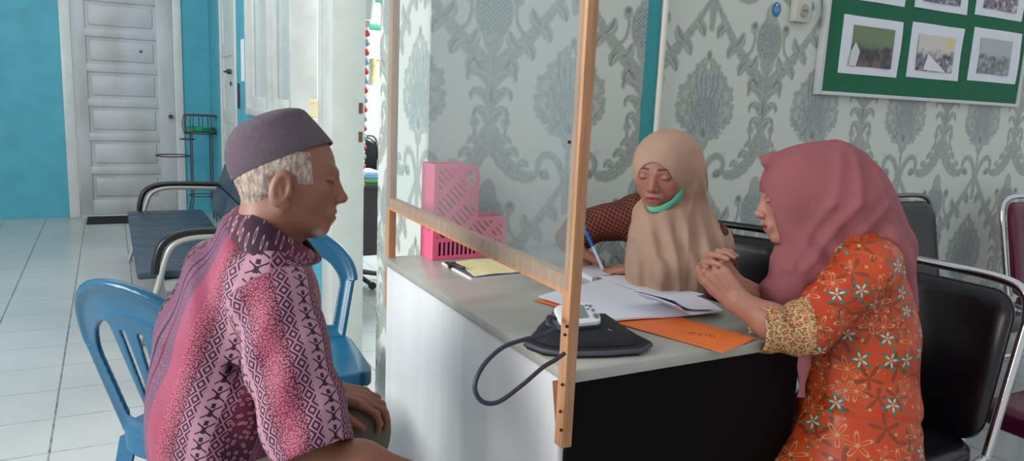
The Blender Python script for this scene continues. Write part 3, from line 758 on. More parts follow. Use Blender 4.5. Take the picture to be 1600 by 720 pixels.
# cuff: folded wedge of black cloth
M_cuff = plain('black_nylon', (20, 20, 30), .75, var=.1, scale=80, bump=.3)
cuff = root('pressure_cuff', 'folded black arm cuff lying under the blood pressure monitor at the desk corner', 'cuff')
b0, b1, b2, b3 = Wz(820, 545, DZ), Wz(925, 510, DZ), Wz(1016, 548, DZ), Wz(882, 560, DZ)
cb = [Wz(u, v, DZ) for u, v in ((820, 545), (848, 556), (885, 561), (945, 560), (1000, 556), (1016, 546), (990, 532), (950, 505), (868, 500), (838, 528))]
ct = [Wz(u, v, DZ+.040) for u, v in ((852, 512), (862, 517), (885, 520), (930, 521), (946, 517), (950, 512), (946, 500), (938, 490), (868, 488), (856, 500))]
cb, ct = np.array(cb), np.array(ct); ccen = cb.mean(0)
a = MB(); rings = []
for h_, k_, o_ in ((0, 0, -.004), (.006, 0, .0), (.016, .02, .001), (.019, .12, -.003), (.021, .16, -.001), (.030, .5, .003), (.038, .88, .002), (.041, 1.0, -.004)):
    rg = cb*(1-k_)+ct*k_; rg[:, 2] = DZ+h_; m_ = rg.mean(0); q_ = []
    for i in range(10):
        for t_ in (0, .33, .66):
            p_ = rg[i]*(1-t_)+rg[(i+1) % 10]*t_; dv = nrm(p_-m_); q_.append(p_+dv*(o_+.0012*math.sin(i*2.1+t_*5+h_*200)))
    rings.append(q_)
a.loft(rings); a.build('cuff_body', M_cuff, cuff, 50)
a = MB(); e0, e1 = Wz(950, 514, DZ+.040), Wz(1000, 548, DZ+.010); a.tube([e0, (e0*.5+e1*.5)+[0, -.002, .003], e1, e1+[.004, .006, -.006]], .0012, 6); a.build('seam_piping', plain('grey_piping', (130, 130, 138), .5), cuff)
a = MB(); a.tube([cb[i]+[0, 0, .010] for i in (0, 1, 2, 3, 4, 5)], .005, 8); a.build('edge_binding', plain('slate_binding', (66, 70, 80), .6), cuff)
hose_px = [(868, 498, 1.235), (857, 495, 1.22), (856, 506, 1.20), (866, 512, 1.195), (850, 523, 1.185), (820, 530, 1.165), (785, 543, 1.14), (756, 570, 1.115), (742, 602, 1.105), (752, 626, 1.105), (778, 628, 1.11), (815, 602, 1.13), (848, 574, 1.155), (868, 562, 1.185), (882, 552, 1.20)]
hp = [W(*q) for q in hose_px]
def spline(P, n=8):
    P = [np.array(p, float) for p in P]; out = []
    for i in range(len(P)-1):
        p0, p1, p2, p3 = P[max(i-1, 0)], P[i], P[i+1], P[min(i+2, len(P)-1)]
        for k in range(n):
            t = k/n; out.append(.5*((2*p1)+(-p0+p2)*t+(2*p0-5*p1+4*p2-p3)*t*t+(-p0+3*p1-3*p2+p3)*t**3))
    return out+[P[-1]]
a = MB(); a.tube(spline(hp), .0036, 10); a.build('air_hose', plain('dark_rubber', (36, 40, 56), .45), cuff)
# ------------------------------------------------------------------ blue plastic chairs
M_blue = Mat('blue_plastic', .28, spec=.5)
n1 = M_blue.noise(5, 4).step(.35, .7); M_blue.color(M_blue.mix(n1, (12, 80, 112), (18, 94, 130))); M_blue = M_blue.m
HB = .80
def back_y(z): return -.19-.30*np.clip(z-.42, 0, 1)+.0*z
def chair_back_f(P):
    x, y, z = P[:, 0], P[:, 1], P[:, 2]
    zz = z-.40; w_ = .165+.05*np.clip(zz/.25, 0, 1)              # half width
    top = .615; r = .175
    # outline: stem + round arch
    dx = np.abs(x); d = np.where(z < top, dx-w_, np.sqrt((dx/1.18)**2+(z-top)**2)-(HB-top))
    d = np.maximum(d, .405-z)
    bend = back_y(z)+.9*x*x                                # hollow towards the sitter
    rim = .052+.035*np.clip((z-.6)/.15, 0, 1)
    inner = d+rim
    wc = .034+.038*np.clip((z-.44)/.3, 0, 1)
    ctr = dx-wc                                            # central splat
    hole = np.maximum(inner, -ctr); hole = np.maximum(hole, .455-z); hole = smax(hole, z-(.712-1.5*dx*dx), .02)
    sp = np.full(len(x), 9.0)
    for k in (-.5, .5):
        xc = k*wc*.75; s_ = np.abs(x-xc)-.0045; sp = np.minimum(sp, np.maximum(s_, np.maximum(.47-z, z-.685)))
    dd = np.maximum(np.maximum(d, -hole), -sp)
    t = np.abs(y-bend)-(.004+.010*np.exp(-((d+.012)/.012)**2)+.004*np.exp(-((inner-.0)/.008)**2)*(z > .46))
    return smax(dd, t*.9, .008)
Vb, Qb = surfnet(chair_back_f, (-.24, -.36, .39), (.24, -.10, .83), .0042, .004)
def seat_f(P):
    x, y, z = P[:, 0], P[:, 1], P[:, 2]
    w_ = .185+.035*np.clip((y+.19)/.4, 0, 1); d = smax(np.abs(x)-w_, np.abs(y-.01)-.205, .09)
    zs_ = .415-.018*np.exp(-(x/.12)**2-((y+.02)/.14)**2)-.10*np.clip(y-.15, 0, 1)-.55*np.clip(np.abs(x)-.17, 0, 1)**1.2
    sk = np.maximum(np.abs(d+.005)-.004, np.maximum(z-zs_, zs_-.045-z))
    return np.minimum(smax(d, np.abs(z-zs_)-.004, .008), sk)
Vs, Qs = surfnet(seat_f, (-.26, -.24, .34), (.26, .26, .44), .0042, .004)
def plastic_chair(label, loc, rz):
    r = root('plastic_chair', label, 'chair', None, loc, rz)
    mesh_np('backrest', Vb, Qb, M_blue, r); mesh_np('seat', Vs, Qs, M_blue, r)
    for sx in (-1, 1):
        for sy in (-1, 1):
            x0, y0 = sx*.175, .01+sy*.185; x1, y1 = sx*.225, .01+sy*.235
            a = MB(); ring = lambda x, y, z, q: [(x+sx*-q*.0, y, z), (x-sx*q, y, z), (x-sx*q*.9, y-sy*.01, z), (x-sx*.012, y-sy*.012, z), (x-sx*.010, y-sy*q*.9, z), (x, y-sy*q, z)]
            a.loft([ring(x0, y0, .39, .05), ring((x0+x1)/2, (y0+y1)/2, .2, .04), ring(x1, y1, 0, .03)]); a.build('leg', M_blue, r)
    return r
def place(u, v, z): q = Wz(u, v, z); return (q[0], q[1], 0)
def heading(a):                                      # rotation so that local +y looks a degrees right of the lens axis
    f = FW*math.cos(math.radians(a))+RT*math.sin(math.radians(a)); return math.atan2(-f[0], f[1])
hd = heading(24); q = Wz(172, 438, .824)+.32*np.array([-math.sin(hd), math.cos(hd), 0]); ch1 = plastic_chair('blue plastic chair with slotted back that the man sits on', (q[0], q[1], 0), hd)
ch1.scale = (1.03, 1.03, 1.03); hd = heading(160); q = Wz(460, 354, .744)+.288*np.array([-math.sin(hd), math.cos(hd), 0]); ch2 = plastic_chair('empty blue plastic chair beyond the man, beside the white doorway post', (q[0], q[1], 0), hd); ch2.scale = (.93, .93, .93)

# ------------------------------------------------------------------ chrome framed padded chairs
def leather(name, c): return plain(name, c, .28, spec=.5, var=.1, scale=15, bump=.05)
M_bl = leather('black_leatherette', (14, 13, 20)); M_mr = leather('maroon_leatherette', (92, 14, 46)); M_dg = leather('dark_grey_upholstery', (30, 31, 34))
def padded_chair(label, loc, rz, mat, frame=None, hb=.86):
    r = root('padded_chair', label, 'chair', None, loc, rz); frame = frame or M_chrome
    def pt(x, z): return np.array([-.205-.22*(z-.42), x, z])           # faces +x
    a = MB(); rings = []
    for off, sc in ((-.016, .93), (-.012, .985), (0, 1.0), (.012, .985), (.022, .93), (.026, .80)):
        rg = []
        for (sx, sz, t0) in ((1, 1, 0), (-1, 1, PI/2), (-1, -1, PI), (1, -1, 1.5*PI)):
            for t in np.linspace(t0, t0+PI/2, 7):
                X = (sx*(.205-.06)+.06*math.cos(t))*sc; Z = .5*(hb-.02+.455)+(sz*((hb-.02-.455)/2-.06)+.06*math.sin(t))*sc
                p_ = pt(X, Z); rg.append(p_+[off-.25*(X*X)*0-.03*(1-(X/.2)**2)+.02, 0, 0])
        rings.append(rg)
    a.loft(rings); a.build('backrest', mat, r)
    P = [pt(-.215, .40), pt(-.222, .7), pt(-.222, hb-.07), pt(-.205, hb-.02), pt(-.15, hb+.002), pt(0, hb+.006), pt(.15, hb+.002), pt(.205, hb-.02), pt(.222, hb-.07), pt(.222, .7), pt(.215, .40)]
    a = MB(); a.tube(spline(P, 5), .0115, 12); a.build('back_frame', frame, r)
    a = MB(); rings = []
    for z_, sc in ((.405, .93), (.412, .99), (.43, 1), (.45, .99), (.462, .94), (.466, .8)):
        rings.append([(x_*sc, y_*sc, z_) for x_, y_ in rr(.215, .205, .07)])
    a.loft(rings); a.build('seat', mat, r)
    for sx in (-1, 1):
        a = MB(); a.tube(spline([(-.20, sx*.215, .43), (-.0, sx*.222, .41), (.17, sx*.222, .41), (.205, sx*.222, .37), (.215, sx*.222, .2), (.225, sx*.222, .0)], 4), .011, 10); a.build('leg', frame, r)
        a = MB(); a.tube(spline([(-.20, sx*.215, .42), (-.21, sx*.218, .3), (-.25, sx*.222, .1), (-.27, sx*.222, 0)], 4), .011, 10); a.build('leg', frame, r)
    a = MB(); a.tube([(-.23, -.22, .17), (-.23, .22, .17)], .008, 8); a.build('stretcher', frame, r)
    return r
padded_chair('black padded chair with shiny chrome tube frame behind the woman in orange', (1.545, 1.085, 0), PI+math.radians(4), M_bl, None, .835)
padded_chair('black padded chair behind the woman in the beige headscarf', (1.50, 1.62, 0), PI+math.radians(28), M_bl, M_black, .83)
padded_chair('dark grey padded chair against the wallpaper, behind the mauve headscarf', (2.98, 1.70, 0), -PI/2, M_dg, plain('dull_chrome', (120, 120, 122), .3, .9), .87)
padded_chair('maroon padded chair with chrome frame against the wallpaper at the right edge', (3.62, 1.50, 0), -PI/2-.12, M_mr, None, .88)
padded_chair('maroon padded chair at the lower right corner, partly outside the picture', (2.235, .86, 0), PI, M_mr, None, .68)

# ------------------------------------------------------------------ waiting bench
M_navy = plain('slate_blue_leatherette', (40, 58, 74), .4, var=.08, scale=8)
bench = root('waiting_bench', 'three seat waiting bench in dark slate padding with black armrests by the inner wall', 'bench')
BX0, BX1, BYn, BYf, BZ = .055, .60, 3.72, 5.62, .35
step_ = (BYf-BYn)/3
for i in range(3):
    ya, yb2 = BYn+i*step_+.01, BYn+(i+1)*step_-.01
    a = MB()
    for k in range(3):
        a.box((BX0+.03, ya+k*(yb2-ya)/3+.003, BZ-.04), (BX1-.04, ya+(k+1)*(yb2-ya)/3-.003, BZ), .012)
    s_ = a.build('seat', M_navy, bench)
    a = MB()
    ex_ = nrm([.20, 0, .55]); ez_ = np.array([-ex_[2], 0, ex_[0]]); R_ = np.stack([ex_, [0, 1, 0], ez_], 1)
    for k in range(3): a.box((k*.17, ya, -.02), (k*.17+.165, yb2, .02), .012, R_, (BX1+.02, 0, BZ+.01))
    a.build('backrest', M_navy, bench)
for yy in (BYn, BYn+step_, BYn+2*step_, BYf)[:]:
    if abs(yy-(BYn+step_)) < .01 or abs(yy-(BYn+2*step_)) < .01: 
        continue
    a = MB(); a.tube(spline([(BX1+.12, yy, .52), (.45, yy, .53), (.29, yy, .525), (.20, yy, .485), (.165, yy, .40), (.16, yy, .34)], 6), .018, 10); a.build('armrest', M_black, bench)
    a = MB(); a.tube(spline([(BX1+.10, yy, .495), (.45, yy, .505), (.31, yy, .50), (.235, yy, .465), (.20, yy, .39), (.17, yy, .28), (.12, yy, .12), (.08, yy, .0)], 6), .016, 10); a.build('leg', M_steel, bench)
    a = MB(); a.tube([(BX1-.1, yy, .33), (BX1+.02, yy, .0)], .016, 10); a.build('leg', M_steel, bench)
    a = MB(); a.tube([(BX1-.06, yy, .20), (.16, yy, .20)], .012, 8); a.build('foot_bar', M_steel, bench)
a = MB(); a.box((.2, BYn-.03, BZ-.09), (.26, BYf+.03, BZ-.045)); a.box((.42, BYn-.03, BZ-.09), (.48, BYf+.03, BZ-.045)); a.build('beam', M_steel, bench)

# ------------------------------------------------------------------ iron flower stand
M_iron = plain('brown_iron', (74, 48, 52), .6)
fs_ = root('flower_stand', 'tall rusty wire flower stand with ring shelves and a green tray', 'plant stand')
sy_ = 7.22
def onw(u, v): return Wy(u, v, sy_)
cx0 = (onw(290, 200)[0]+onw(337, 200)[0])/2; rw = (onw(338, 180)[0]-onw(286, 180)[0])/2
def ring_(c, r_, z_, th=.006, s_=28): return [(c[0]+r_*math.cos(t), c[1]+r_*math.sin(t), z_) for t in np.linspace(0, 2*PI, s_+1)[:-1]]
zt = onw(310, 180)[2]; zb_ = onw(310, 208)[2]; zlow = onw(310, 305)[2]
a = MB(); a.tube(ring_((cx0, sy_), rw, zt), .006, 6, closed=True); a.build('ring', M_iron, fs_)
a = MB(); a.tube(ring_((cx0, sy_), rw, zb_), .006, 6, closed=True); a.build('ring', M_iron, fs_)
a = MB(); a.tube(ring_((cx0, sy_), rw*.8, zlow), .005, 6, closed=True); a.build('ring', M_iron, fs_)
a = MB()
for t in np.linspace(0, 2*PI, 13)[:-1]:
    c, s_ = math.cos(t), math.sin(t); a.tube(spline([(cx0+rw*c, sy_+rw*s_, zt), (cx0+rw*1.1*c, sy_+rw*1.1*s_, (zt+zb_)/2), (cx0+rw*c, sy_+rw*s_, zb_)], 4), .004, 5)
a.build('basket_wires', M_iron, fs_)
for t in (PI/4, 3*PI/4, 5*PI/4, 7*PI/4):
    c, s_ = math.cos(t), math.sin(t)
    a = MB(); a.tube(spline([(cx0+rw*.85*c, sy_+rw*.85*s_, zb_), (cx0+rw*.85*c, sy_+rw*.85*s_, zlow), (cx0+rw*.95*c, sy_+rw*.95*s_, .16), (cx0+rw*1.05*c, sy_+rw*1.05*s_, .04), (cx0+rw*1.1*c, sy_+rw*1.1*s_, .0)], 5), .006, 6); a.build('leg', M_iron, fs_)
cl_ = onw(270, 243); rr_ = (onw(298, 243)[0]-onw(244, 243)[0])/2
a = MB(); a.tube(ring_((cl_[0], sy_), rr_*.98, cl_[2]), .006, 6, closed=True); a.tube([(cl_[0]+rr_, sy_, cl_[2]), (cx0-rw*.6, sy_-rw*.6, cl_[2])], .005, 6); a.tube(ring_((onw(292, 215)[0], sy_-.03), .06, onw(292, 217)[2]), .005, 6, closed=True)
a.build('side_ring', M_iron, fs_)
a = MB(); a.loft([[(cx0+rw*.8*k*math.cos(t), sy_+rw*.8*k*math.sin(t), zb_+.006+dz) for t in np.linspace(0, 2*PI, 25)[:-1]] for k, dz in ((.7, 0), (1, .02), (1.05, .05), (.98, .05), (.93, .02))])
a.build('tray', plain('green_plastic', (20, 140, 92), .4), fs_)
# doormat
a = MB(); m0, m1_ = Wz(136, 342, .01), Wz(206, 354, .01); a.box((m0[0], FY-.42, 0), (m1_[0]+.12, FY-.06, .012), .004)
for i in range(14): a.box((m0[0]+.01, FY-.41+i*.025, .012), (m1_[0]+.11, FY-.40+i*.025, .016))
tag(a.build('doormat', plain('black_rubber', (26, 25, 26), .8)), 'black rubber doormat at the foot of the panelled door', 'doormat')

# ------------------------------------------------------------------ the room behind the doorway
M_plum = plain('dark_plum_laminate', (50, 34, 44), .35)
bd = root('back_office_desk', 'dark plum desk seen through the doorway with papers on its glass top', 'desk')
yd = 3.72; xl_, xr_ = 1.02, 2.2
a = MB(); a.box((xl_, yd, .365), (xr_, yd+.02, .72)); a.build('modesty_panel', M_plum, bd)
a = MB(); a.box((xl_-.02, yd-.04, .72), (xr_+.02, yd+.6, .745), .003); a.build('desktop', plain('dark_glass_top', (40, 42, 46), .1), bd)
for xx in (xl_, xr_-.03): 
    a = MB(); a.box((xx, yd+.03, 0), (xx+.03, yd+.56, .72)); a.build('side_panel', M_plum, bd)
for i, (nm, c, z_, lab) in enumerate((('folder', (92, 170, 96), .745, 'green folder, lowest of the papers on the far desk'), ('folder', (120, 150, 200), .765, 'pale blue folder on the green one on the far desk'), ('folder', (180, 205, 225), .785, 'light folder on top of the far desk pile'))):
    q = Wy(575, 268, yd+.14); a = MB(); a.box((q[0]-.12, yd+.02+.01*i, z_), (q[0]+.045, yd+.24, z_+.018), .003); tag(a.build(nm, plain('folder_%s' % 'abc'[i], c, .6)), lab, 'folder', )
oc = root('office_chair', 'black office chair with grey frame behind the far plum desk', 'chair')
qo = Wy(573, 245, yd+.75)
a = MB(); rings = []
for off, sc in ((-.02, .9), (0, 1), (.02, .97), (.03, .85)): rings.append([(qo[0]-.06+x_*sc, yd+.85+off, .74+z_*sc) for x_, z_ in rr(.16, .20, .08)])
a.loft(rings); a.build('backrest', M_bl, oc)
a = MB(); a.tube(spline([(qo[0]+.10, yd+.85, .55), (qo[0]+.115, yd+.85, .75), (qo[0]+.09, yd+.85, .93), (qo[0]+.02, yd+.85, .95)], 5), .012, 8); a.build('back_frame', M_steel, oc)
a = MB(); a.box((qo[0]-.25, yd+.7, .40), (qo[0]+.12, yd+.62+.45, .46), .02); a.build('seat', M_bl, oc)
a = MB(); a.tube([(qo[0]-.06, yd+.88, .40), (qo[0]-.06, yd+.88, .06)], .025, 10); a.build('column', M_dark, oc)
for t in np.linspace(0, 2*PI, 6)[:-1]: 
    a = MB(); a.tube([(qo[0]-.06, yd+.88, .08), (qo[0]-.06+.24*math.cos(t), yd+.88+.24*math.sin(t), .03)], [.02, .014], 8); a.tube([(qo[0]-.06+.24*math.cos(t), yd+.88+.24*math.sin(t)-.01, .025), (qo[0]-.06+.24*math.cos(t), yd+.88+.24*math.sin(t)+.01, .025)], .024, 10); a.build('foot', M_dark, oc)
# garland of red and blue balls hanging just inside the doorway, grey bag above it
M_rb, M_bb, M_wbd = plain('red_bead', (188, 40, 66), .5), plain('grey_blue_bead', (120, 140, 176), .5), plain('white_bead', (214, 210, 214), .5)
gy_ = 3.36
gar = root('ball_garland', 'hanging string of red, blue and white felt balls beside the doorway post', 'garland')
def ball(mb, c, r_):
    b = bmesh.new(); bmesh.ops.create_uvsphere(b, u_segments=14, v_segments=8, radius=r_); b.verts.index_update()
    mb.add([tuple(v.co+Vector(c)) for v in b.verts], [[v.index for v in f.verts] for f in b.faces]); b.free()
vv = 45; i = 0; pts_ = []
while vv < 300:
    uu = 573.5-.033*(vv-45); q = Wy(uu, vv, gy_); pts_.append(q)
    mb_ = MB(); k = i % 4
    if k in (0, 2): ball(mb_, q, .0095)
    else: ball(mb_, q, .0155)
    mb_.build('ball', [M_wbd, M_rb, M_wbd, M_bb][k], gar); vv += 7.4; i += 1
a = MB(); a.tube([pts_[0]+[0, 0, .06], pts_[-1]], .0015, 5); a.build('string', M_paper, gar)
q = Wy(573, 37, gy_); a = MB(); a.box(q-[.014, .01, .012], q+[.014, .01, .014], .002); a.build('clip', M_steel, gar)
a = MB(); t0 = Wy(574, 30, gy_); t1 = Wy(576, -60, gy_); rings = []
for t in np.linspace(0, 1, 8):
    c = t0*(1-t)+t1*t; w_ = .02+.035*t; rings.append([c+np.array([w_*math.cos(s_)*(1+.12*math.sin(5*s_+t*4)), .018*math.sin(s_), 0]) for s_ in np.linspace(0, 2*PI, 21)[:-1]])
a.loft(rings); tag(a.build('folded_cloth_hanging', plain('grey_cloth', (176, 178, 178), .8)), 'grey folded cloth hanging at the top of the doorway', 'cloth')
# pale framed board on the far wall
fb = root('wall_chart', 'pale blue chart with green edges on the back room wall', 'chart')
q0, q1 = Wy(578, 46, 5.58), Wy(602, 94, 5.58)
a = MB(); a.box((q0[0]-.3, 5.575, q1[2]), (q1[0]+.4, 5.598, q0[2])); a.build('sheet', plain('pale_cyan', (188, 222, 226), .5), fb)
g0 = Wy(590, 38, 5.58); a = MB(); a.box((q0[0]-.3, 5.565, q0[2]), (q1[0]+.4, 5.598, g0[2]), .003); g1, g2 = Wy(590, 2, 5.58), Wy(590, -8, 5.58); a.box((q0[0]-.3, 5.565, g1[2]), (q1[0]+.4, 5.598, g2[2]), .003); a.build('edge_strip', plain('green_edge', (20, 140, 110), .5), fb)
q = Wy(584, 112, 5.578); a = MB(); a.tube(spline([q+[0, 0, .10], q+[.0, 0, .03], q+[-.005, 0, -.05], q+[-.01, 0, -.085]], 5), [.022]*5+[.016]*5+[.02]*6, 10); tag(a.build('wooden_pestle', plain('tan_wood', (190, 165, 110), .5)), 'small tan wooden piece hanging under the pale chart', 'ornament')
# ------------------------------------------------------------------ people
def frame(fwd, up, pitch=0.0, roll=0.0):
    X = nrm(fwd); Z = nrm(up-X*(up@X)); Y = np.cross(Z, X); p = math.radians(pitch)
    X2 = X*math.cos(p)-Z*math.sin(p); Z2 = Z*math.cos(p)+X*math.sin(p); r = math.radians(roll)
    Y2 = Y*math.cos(r)+Z2*math.sin(r); Z3 = Z2*math.cos(r)-Y*math.sin(r)
    return np.stack([X2, Y2, Z3], 1)
def head_fn(c, R, s=1.0, female=False):
    c = np.asarray(c); nr = 40 if female else 47; fw = 53 if female else 55
    def f(P):
        q = ((P-c)@R*(1000/s)).astype(np.float32); q[:, 1] = np.abs(q[:, 1])
        d = smin(ell_(q, (-6, 0, 22), (86, 73, 82)), ell_(q, (26, 0, -30), (51, fw+(3 if female else 0), 66)), 26)
        d = smin(d, cap_(q, (0, 48, -48), (54, 12, -84), 13, 13), 18)
        d = smin(d, cap_(q, (58, 0, -82), (60, 4, -80), 14 if not female else 12, 14 if not female else 12), 12)
        d = smin(d, cap_(q, (50, 37, -18), (44, 40, -36), 18 if female else 16, 16 if female else 13), 16)
        br = 5.5 if female else 8
        d = smin(d, cap_(q, (72, 34, 20), (78, 8, 17), br, br), 12)
        d = smin(d, cap_(q, (-20, 0, -40), (-32, 0, -96), nr, nr), 22)
        d = smax(d, -ell_(q, (92, 30, 4), (12, 15, 8) if female else (13, 15, 9)), 9)
        d = smin(d, cap_(q, (67, 31, 3), (67, 30, 3), 13.2, 13.2), 2.5)
        d = smin(d, cap_(q, (79, 0, 10), (93, 0, -22), 5.5, 7.5), 9)
        d = smin(d, cap_(q, (72, 0, 6), (83, 0, -27), 9, 11), 8)
        d = smin(d, cap_(q, (96, 0, -26), (95, 0, -27), 8, 8), 5)
        d = smin(d, ell_(q, (86, 11, -30), (8, 6.5, 6.5)), 4)
        d = smin(d, ell_(q, (75, 0, -56), (10, 25, 16)), 14)
        d = smin(d, ell_(q, (80, 0, -50.5), (6, 18, 4.0)), 4)
        d = smin(d, ell_(q, (78.5, 0, -62), (6, 15, 4.6)), 4)
        d = smax(d, -ell_(q, (90, 0, -56.5), (10, 24, 1.5)), 2.5)
        if not female:
            ea = np.array([[math.cos(.2), 0, math.sin(.2)], [0, 1, 0], [-math.sin(.2), 0, math.cos(.2)]])
            e = ell_(q, (-6, 77, -20), (18, 8, 32), ea); e = smin(e, ell_(q, (2, 73, -47), (9, 6, 10)), 6)
            e = smax(e, -ell_(q, (-2, 86, -19), (11.5, 9, 22), ea), 3)
            e = smin(e, cap_(q, (9, 74, -30), (10, 73, -24), 4.5, 4.5), 4); e = smin(e, cap_(q, (-8, 78, -12), (-4, 78, -30), 3, 3), 4)
            d = smin(d, e, 5)
        return d*(s/1000)
    loc = lambda P: (P-c)@R*(1000/s)
    return f, loc
def hand_prims(wr, fwd, dors, side, curls, s=1.0, spread=3.0, thumb=(35, 25, 20)):
    """palm, four jointed fingers and a thumb that leaves the side of the palm; curls in degrees per joint"""
    f = nrm(fwd); n = nrm(dors-f*(np.asarray(dors)@f)); t = np.cross(f, n)*side
    wr = np.asarray(wr, float); pr = []
    offs = (.027, .009, -.009, -.026); base = (.083, .086, .081, .073)
    L = ((.040, .024, .020), (.044, .027, .021), (.041, .025, .020), (.032, .019, .018)); r0 = (.0088, .0090, .0085, .0075)
    for i in range(4):
        b = wr+(f*base[i]+t*offs[i])*s
        pr.append(('c', wr+t*offs[i]*.55*s+f*.004, b, .016*s, .0108*s))
        a = math.radians(spread*(1.5-i)); d = f*math.cos(a)+t*math.sin(a); ang = 0; p = b
        cu = curls[i] if hasattr(curls[0], '__len__') else curls
        for j in range(3):
            ang += math.radians(cu[j]); dd = d*math.cos(ang)-n*math.sin(ang); q = p+dd*L[i][j]*s
            rr0 = r0[i]*(1-.12*j)*s; pr.append(('c', p, q, rr0, rr0*.88)); p = q
    b = wr+(f*.022+t*.020-n*.006)*s
    a0, a1, a2 = [math.radians(x) for x in thumb]
    d = f*math.cos(a0)+t*math.sin(a0)-n*.25; d = nrm(d); p = b+d*.040*s; pr.append(('c', b, p, .016*s, .0115*s))
    d2 = nrm(f*math.cos(a0-a1)+t*math.sin(a0-a1)-n*.35); q = p+d2*.030*s; pr.append(('c', p, q, .0105*s, .0095*s))
    d3 = nrm(f*math.cos(a0-a1-a2)+t*math.sin(a0-a1-a2)-n*.4); pr.append(('c', q, q+d3*.026*s, .0095*s, .0078*s))
    return pr
def body_mesh(name, fns, lo, hi, h, paint, mat, par, clip=None):
    def f(P):
        d = None
        for fn, k in fns:
            e = fn(P) if callable(fn) else union(P, fn, .010)
            d = e if d is None else smin(d, e, k)
        return d
    V, Q = surfnet(f, lo, hi, h, .004)
    return mesh_np(name, V, Q, mat, par, paint(V))
def skin_mat(name, rough=.48):
    m = Mat(name, rough, spec=.4); at = m.attr('paint'); m.nt.links.new(at.outputs['Color'], m.b.inputs['Base Color'])
    m.b.inputs['Subsurface Weight'].default_value = .08; m.b.inputs['Subsurface Radius'].default_value = (.008, .003, .002)
    m.b.inputs['Subsurface Scale'].default_value = 1.0
    m.bump(m.noise(260, 3), .12, .001); return m.m
def face_paint(V, loc, base, lip, brow, lipw=1.0, browa=.8, nail=None):
    q = loc(V); c = np.tile(hexc(*base), (len(V), 1)); y = np.abs(q[:, 1]); x, z = q[:, 0], q[:, 2]
    nz = vnoise(V, 90, 3)[:, None]; c = c*(1+.05*nz)
    def mixc(m, col): c[:] = c*(1-m[:, None])+hexc(*col)*m[:, None]
    face = (x > 30) & (z > -110) & (z < 90)
    warm = np.exp(-((y-38)/16)**2-((z+22)/18)**2)*(x > 20); mixc(warm*.25, (lip[0], int(lip[1]*1.1), int(lip[2]*1.05)))
    m = np.exp(-(np.maximum(0, y-(15*lipw))/4)**2-((z+57)/(8.5-.13*y))**4)*(x > 74)*face; mixc(np.clip(m*1.2, 0, .85), lip)
    m = np.exp(-((z+56.5)/1.6)**2)*(y < 23)*(x > 70); mixc(m*.75, (60, 24, 24))
    bz = 24+.10*(y-12)-.012*np.maximum(0, y-30)**2; m = np.exp(-((z-bz)/3.6)**2)*np.clip((y-9)/4, 0, 1)*np.clip((46-y)/8, 0, 1)*(x > 45); mixc(m*browa, brow)
    ez = -2.5+.016*(y-31)**2; m = np.exp(-((z-ez)/1.9)**2)*(np.abs(y-31) < 14)*(x > 60); mixc(m*.85, (34, 20, 20))
    m = np.exp(-((z-10.5+.01*(y-31)**2)/1.5)**2)*(np.abs(y-31) < 14)*(x > 60); mixc(m*.35, (70, 40, 36))
    m = np.exp(-((x-89)/4)**2-((y-6)/3)**2-((z+36)/2.6)**2); mixc(m*.8, (50, 24, 22))
    return c*PSK
PSK = .80
def arr(*p): return np.array(p)
def bounds(P, m):
    P = np.array(P); return P.min(0)-m, P.max(0)+m

# ===== the elderly man
man = root('person', 'elderly man in a grey brimless cap and purple pink batik shirt, seated in profile', 'person')
mc = W(450, 281, 1.30); mR = frame(RT*math.cos(math.radians(13))+FW*math.sin(math.radians(13)), UP, 3, 0)
mh, mloc = head_fn(mc, mR, 1.0)
neck = [('c', W(428, 345, 1.31), W(410, 400, 1.34), .053, .055), ('c', W(408, 405, 1.34), W(380, 560, 1.37), .055, .10), ('c', W(380, 560, 1.37), W(370, 720, 1.38), .10, .10),
        ('c', W(425, 455, 1.24), W(390, 450, 1.46), .05, .05)]
narm = [('c', W(430, 470, 1.23), W(478, 722, 1.165), .045, .042), ('c', W(478, 722, 1.165), W(560, 735, 1.17), .043, .044), ('c', W(560, 735, 1.17), W(690, 768, 1.23), .044, .029)]
farm = [('c', W(395, 455, 1.47), W(452, 640, 1.52), .045, .038), ('c', W(452, 640, 1.52), W(518, 614, 1.43), .037, .026)]
nw = W(690, 768, 1.23)
h1 = hand_prims(nw, RT*.9+FW*.3-UP*.35, UP, 1, (15, 15, 10), 1.0)
h2 = hand_prims(W(514, 611, 1.43), RT*.96-UP*.16-FW*.10, UP*.9+RT*.3-FW*.35, 1, ((18, 48, 34), (18, 46, 32), (20, 46, 34), (22, 48, 34)), .87, 5, (45, 28, 10))
def man_paint(V):
    c = face_paint(V, mloc, (150, 98, 76), (128, 74, 64), (84, 70, 66), 1.0, .5); q = mloc(V)
    m = np.clip(1-np.hypot((q[:, 0]-58)/14, (q[:, 2]+92)/12), 0, 1)*(q[:, 2] < -78)*.9; m = m[:, None]; c = c*(1-m)+hexc(190, 176, 164)*m*.8
    g = (np.clip((q[:, 2]+80)/20, 0, 1)*np.clip((8-q[:, 0])/30, 0, 1)*(np.abs(q[:, 1]) < 90))[:, None]*.25; c = c*(1-g)+hexc(170, 150, 138)*g
    cr = np.exp(-((np.sin(q[:, 2]*.35+q[:, 0]*.5))/.2)**2)*((q[:, 0] > 35) & (q[:, 0] < 62) & (np.abs(q[:, 1]) > 40) & (np.abs(q[:, 2]-2) < 14))*.15
    return c*(1-cr[:, None])
lo, hi = bounds([W(355, 215, 1.3), W(560, 380, 1.25), W(700, 800, 1.2), W(380, 720, 1.5), W(380, 640, 1.2), W(640, 640, 1.45), W(780, 780, 1.3)], .06)
M_skm = skin_mat('brown_skin')
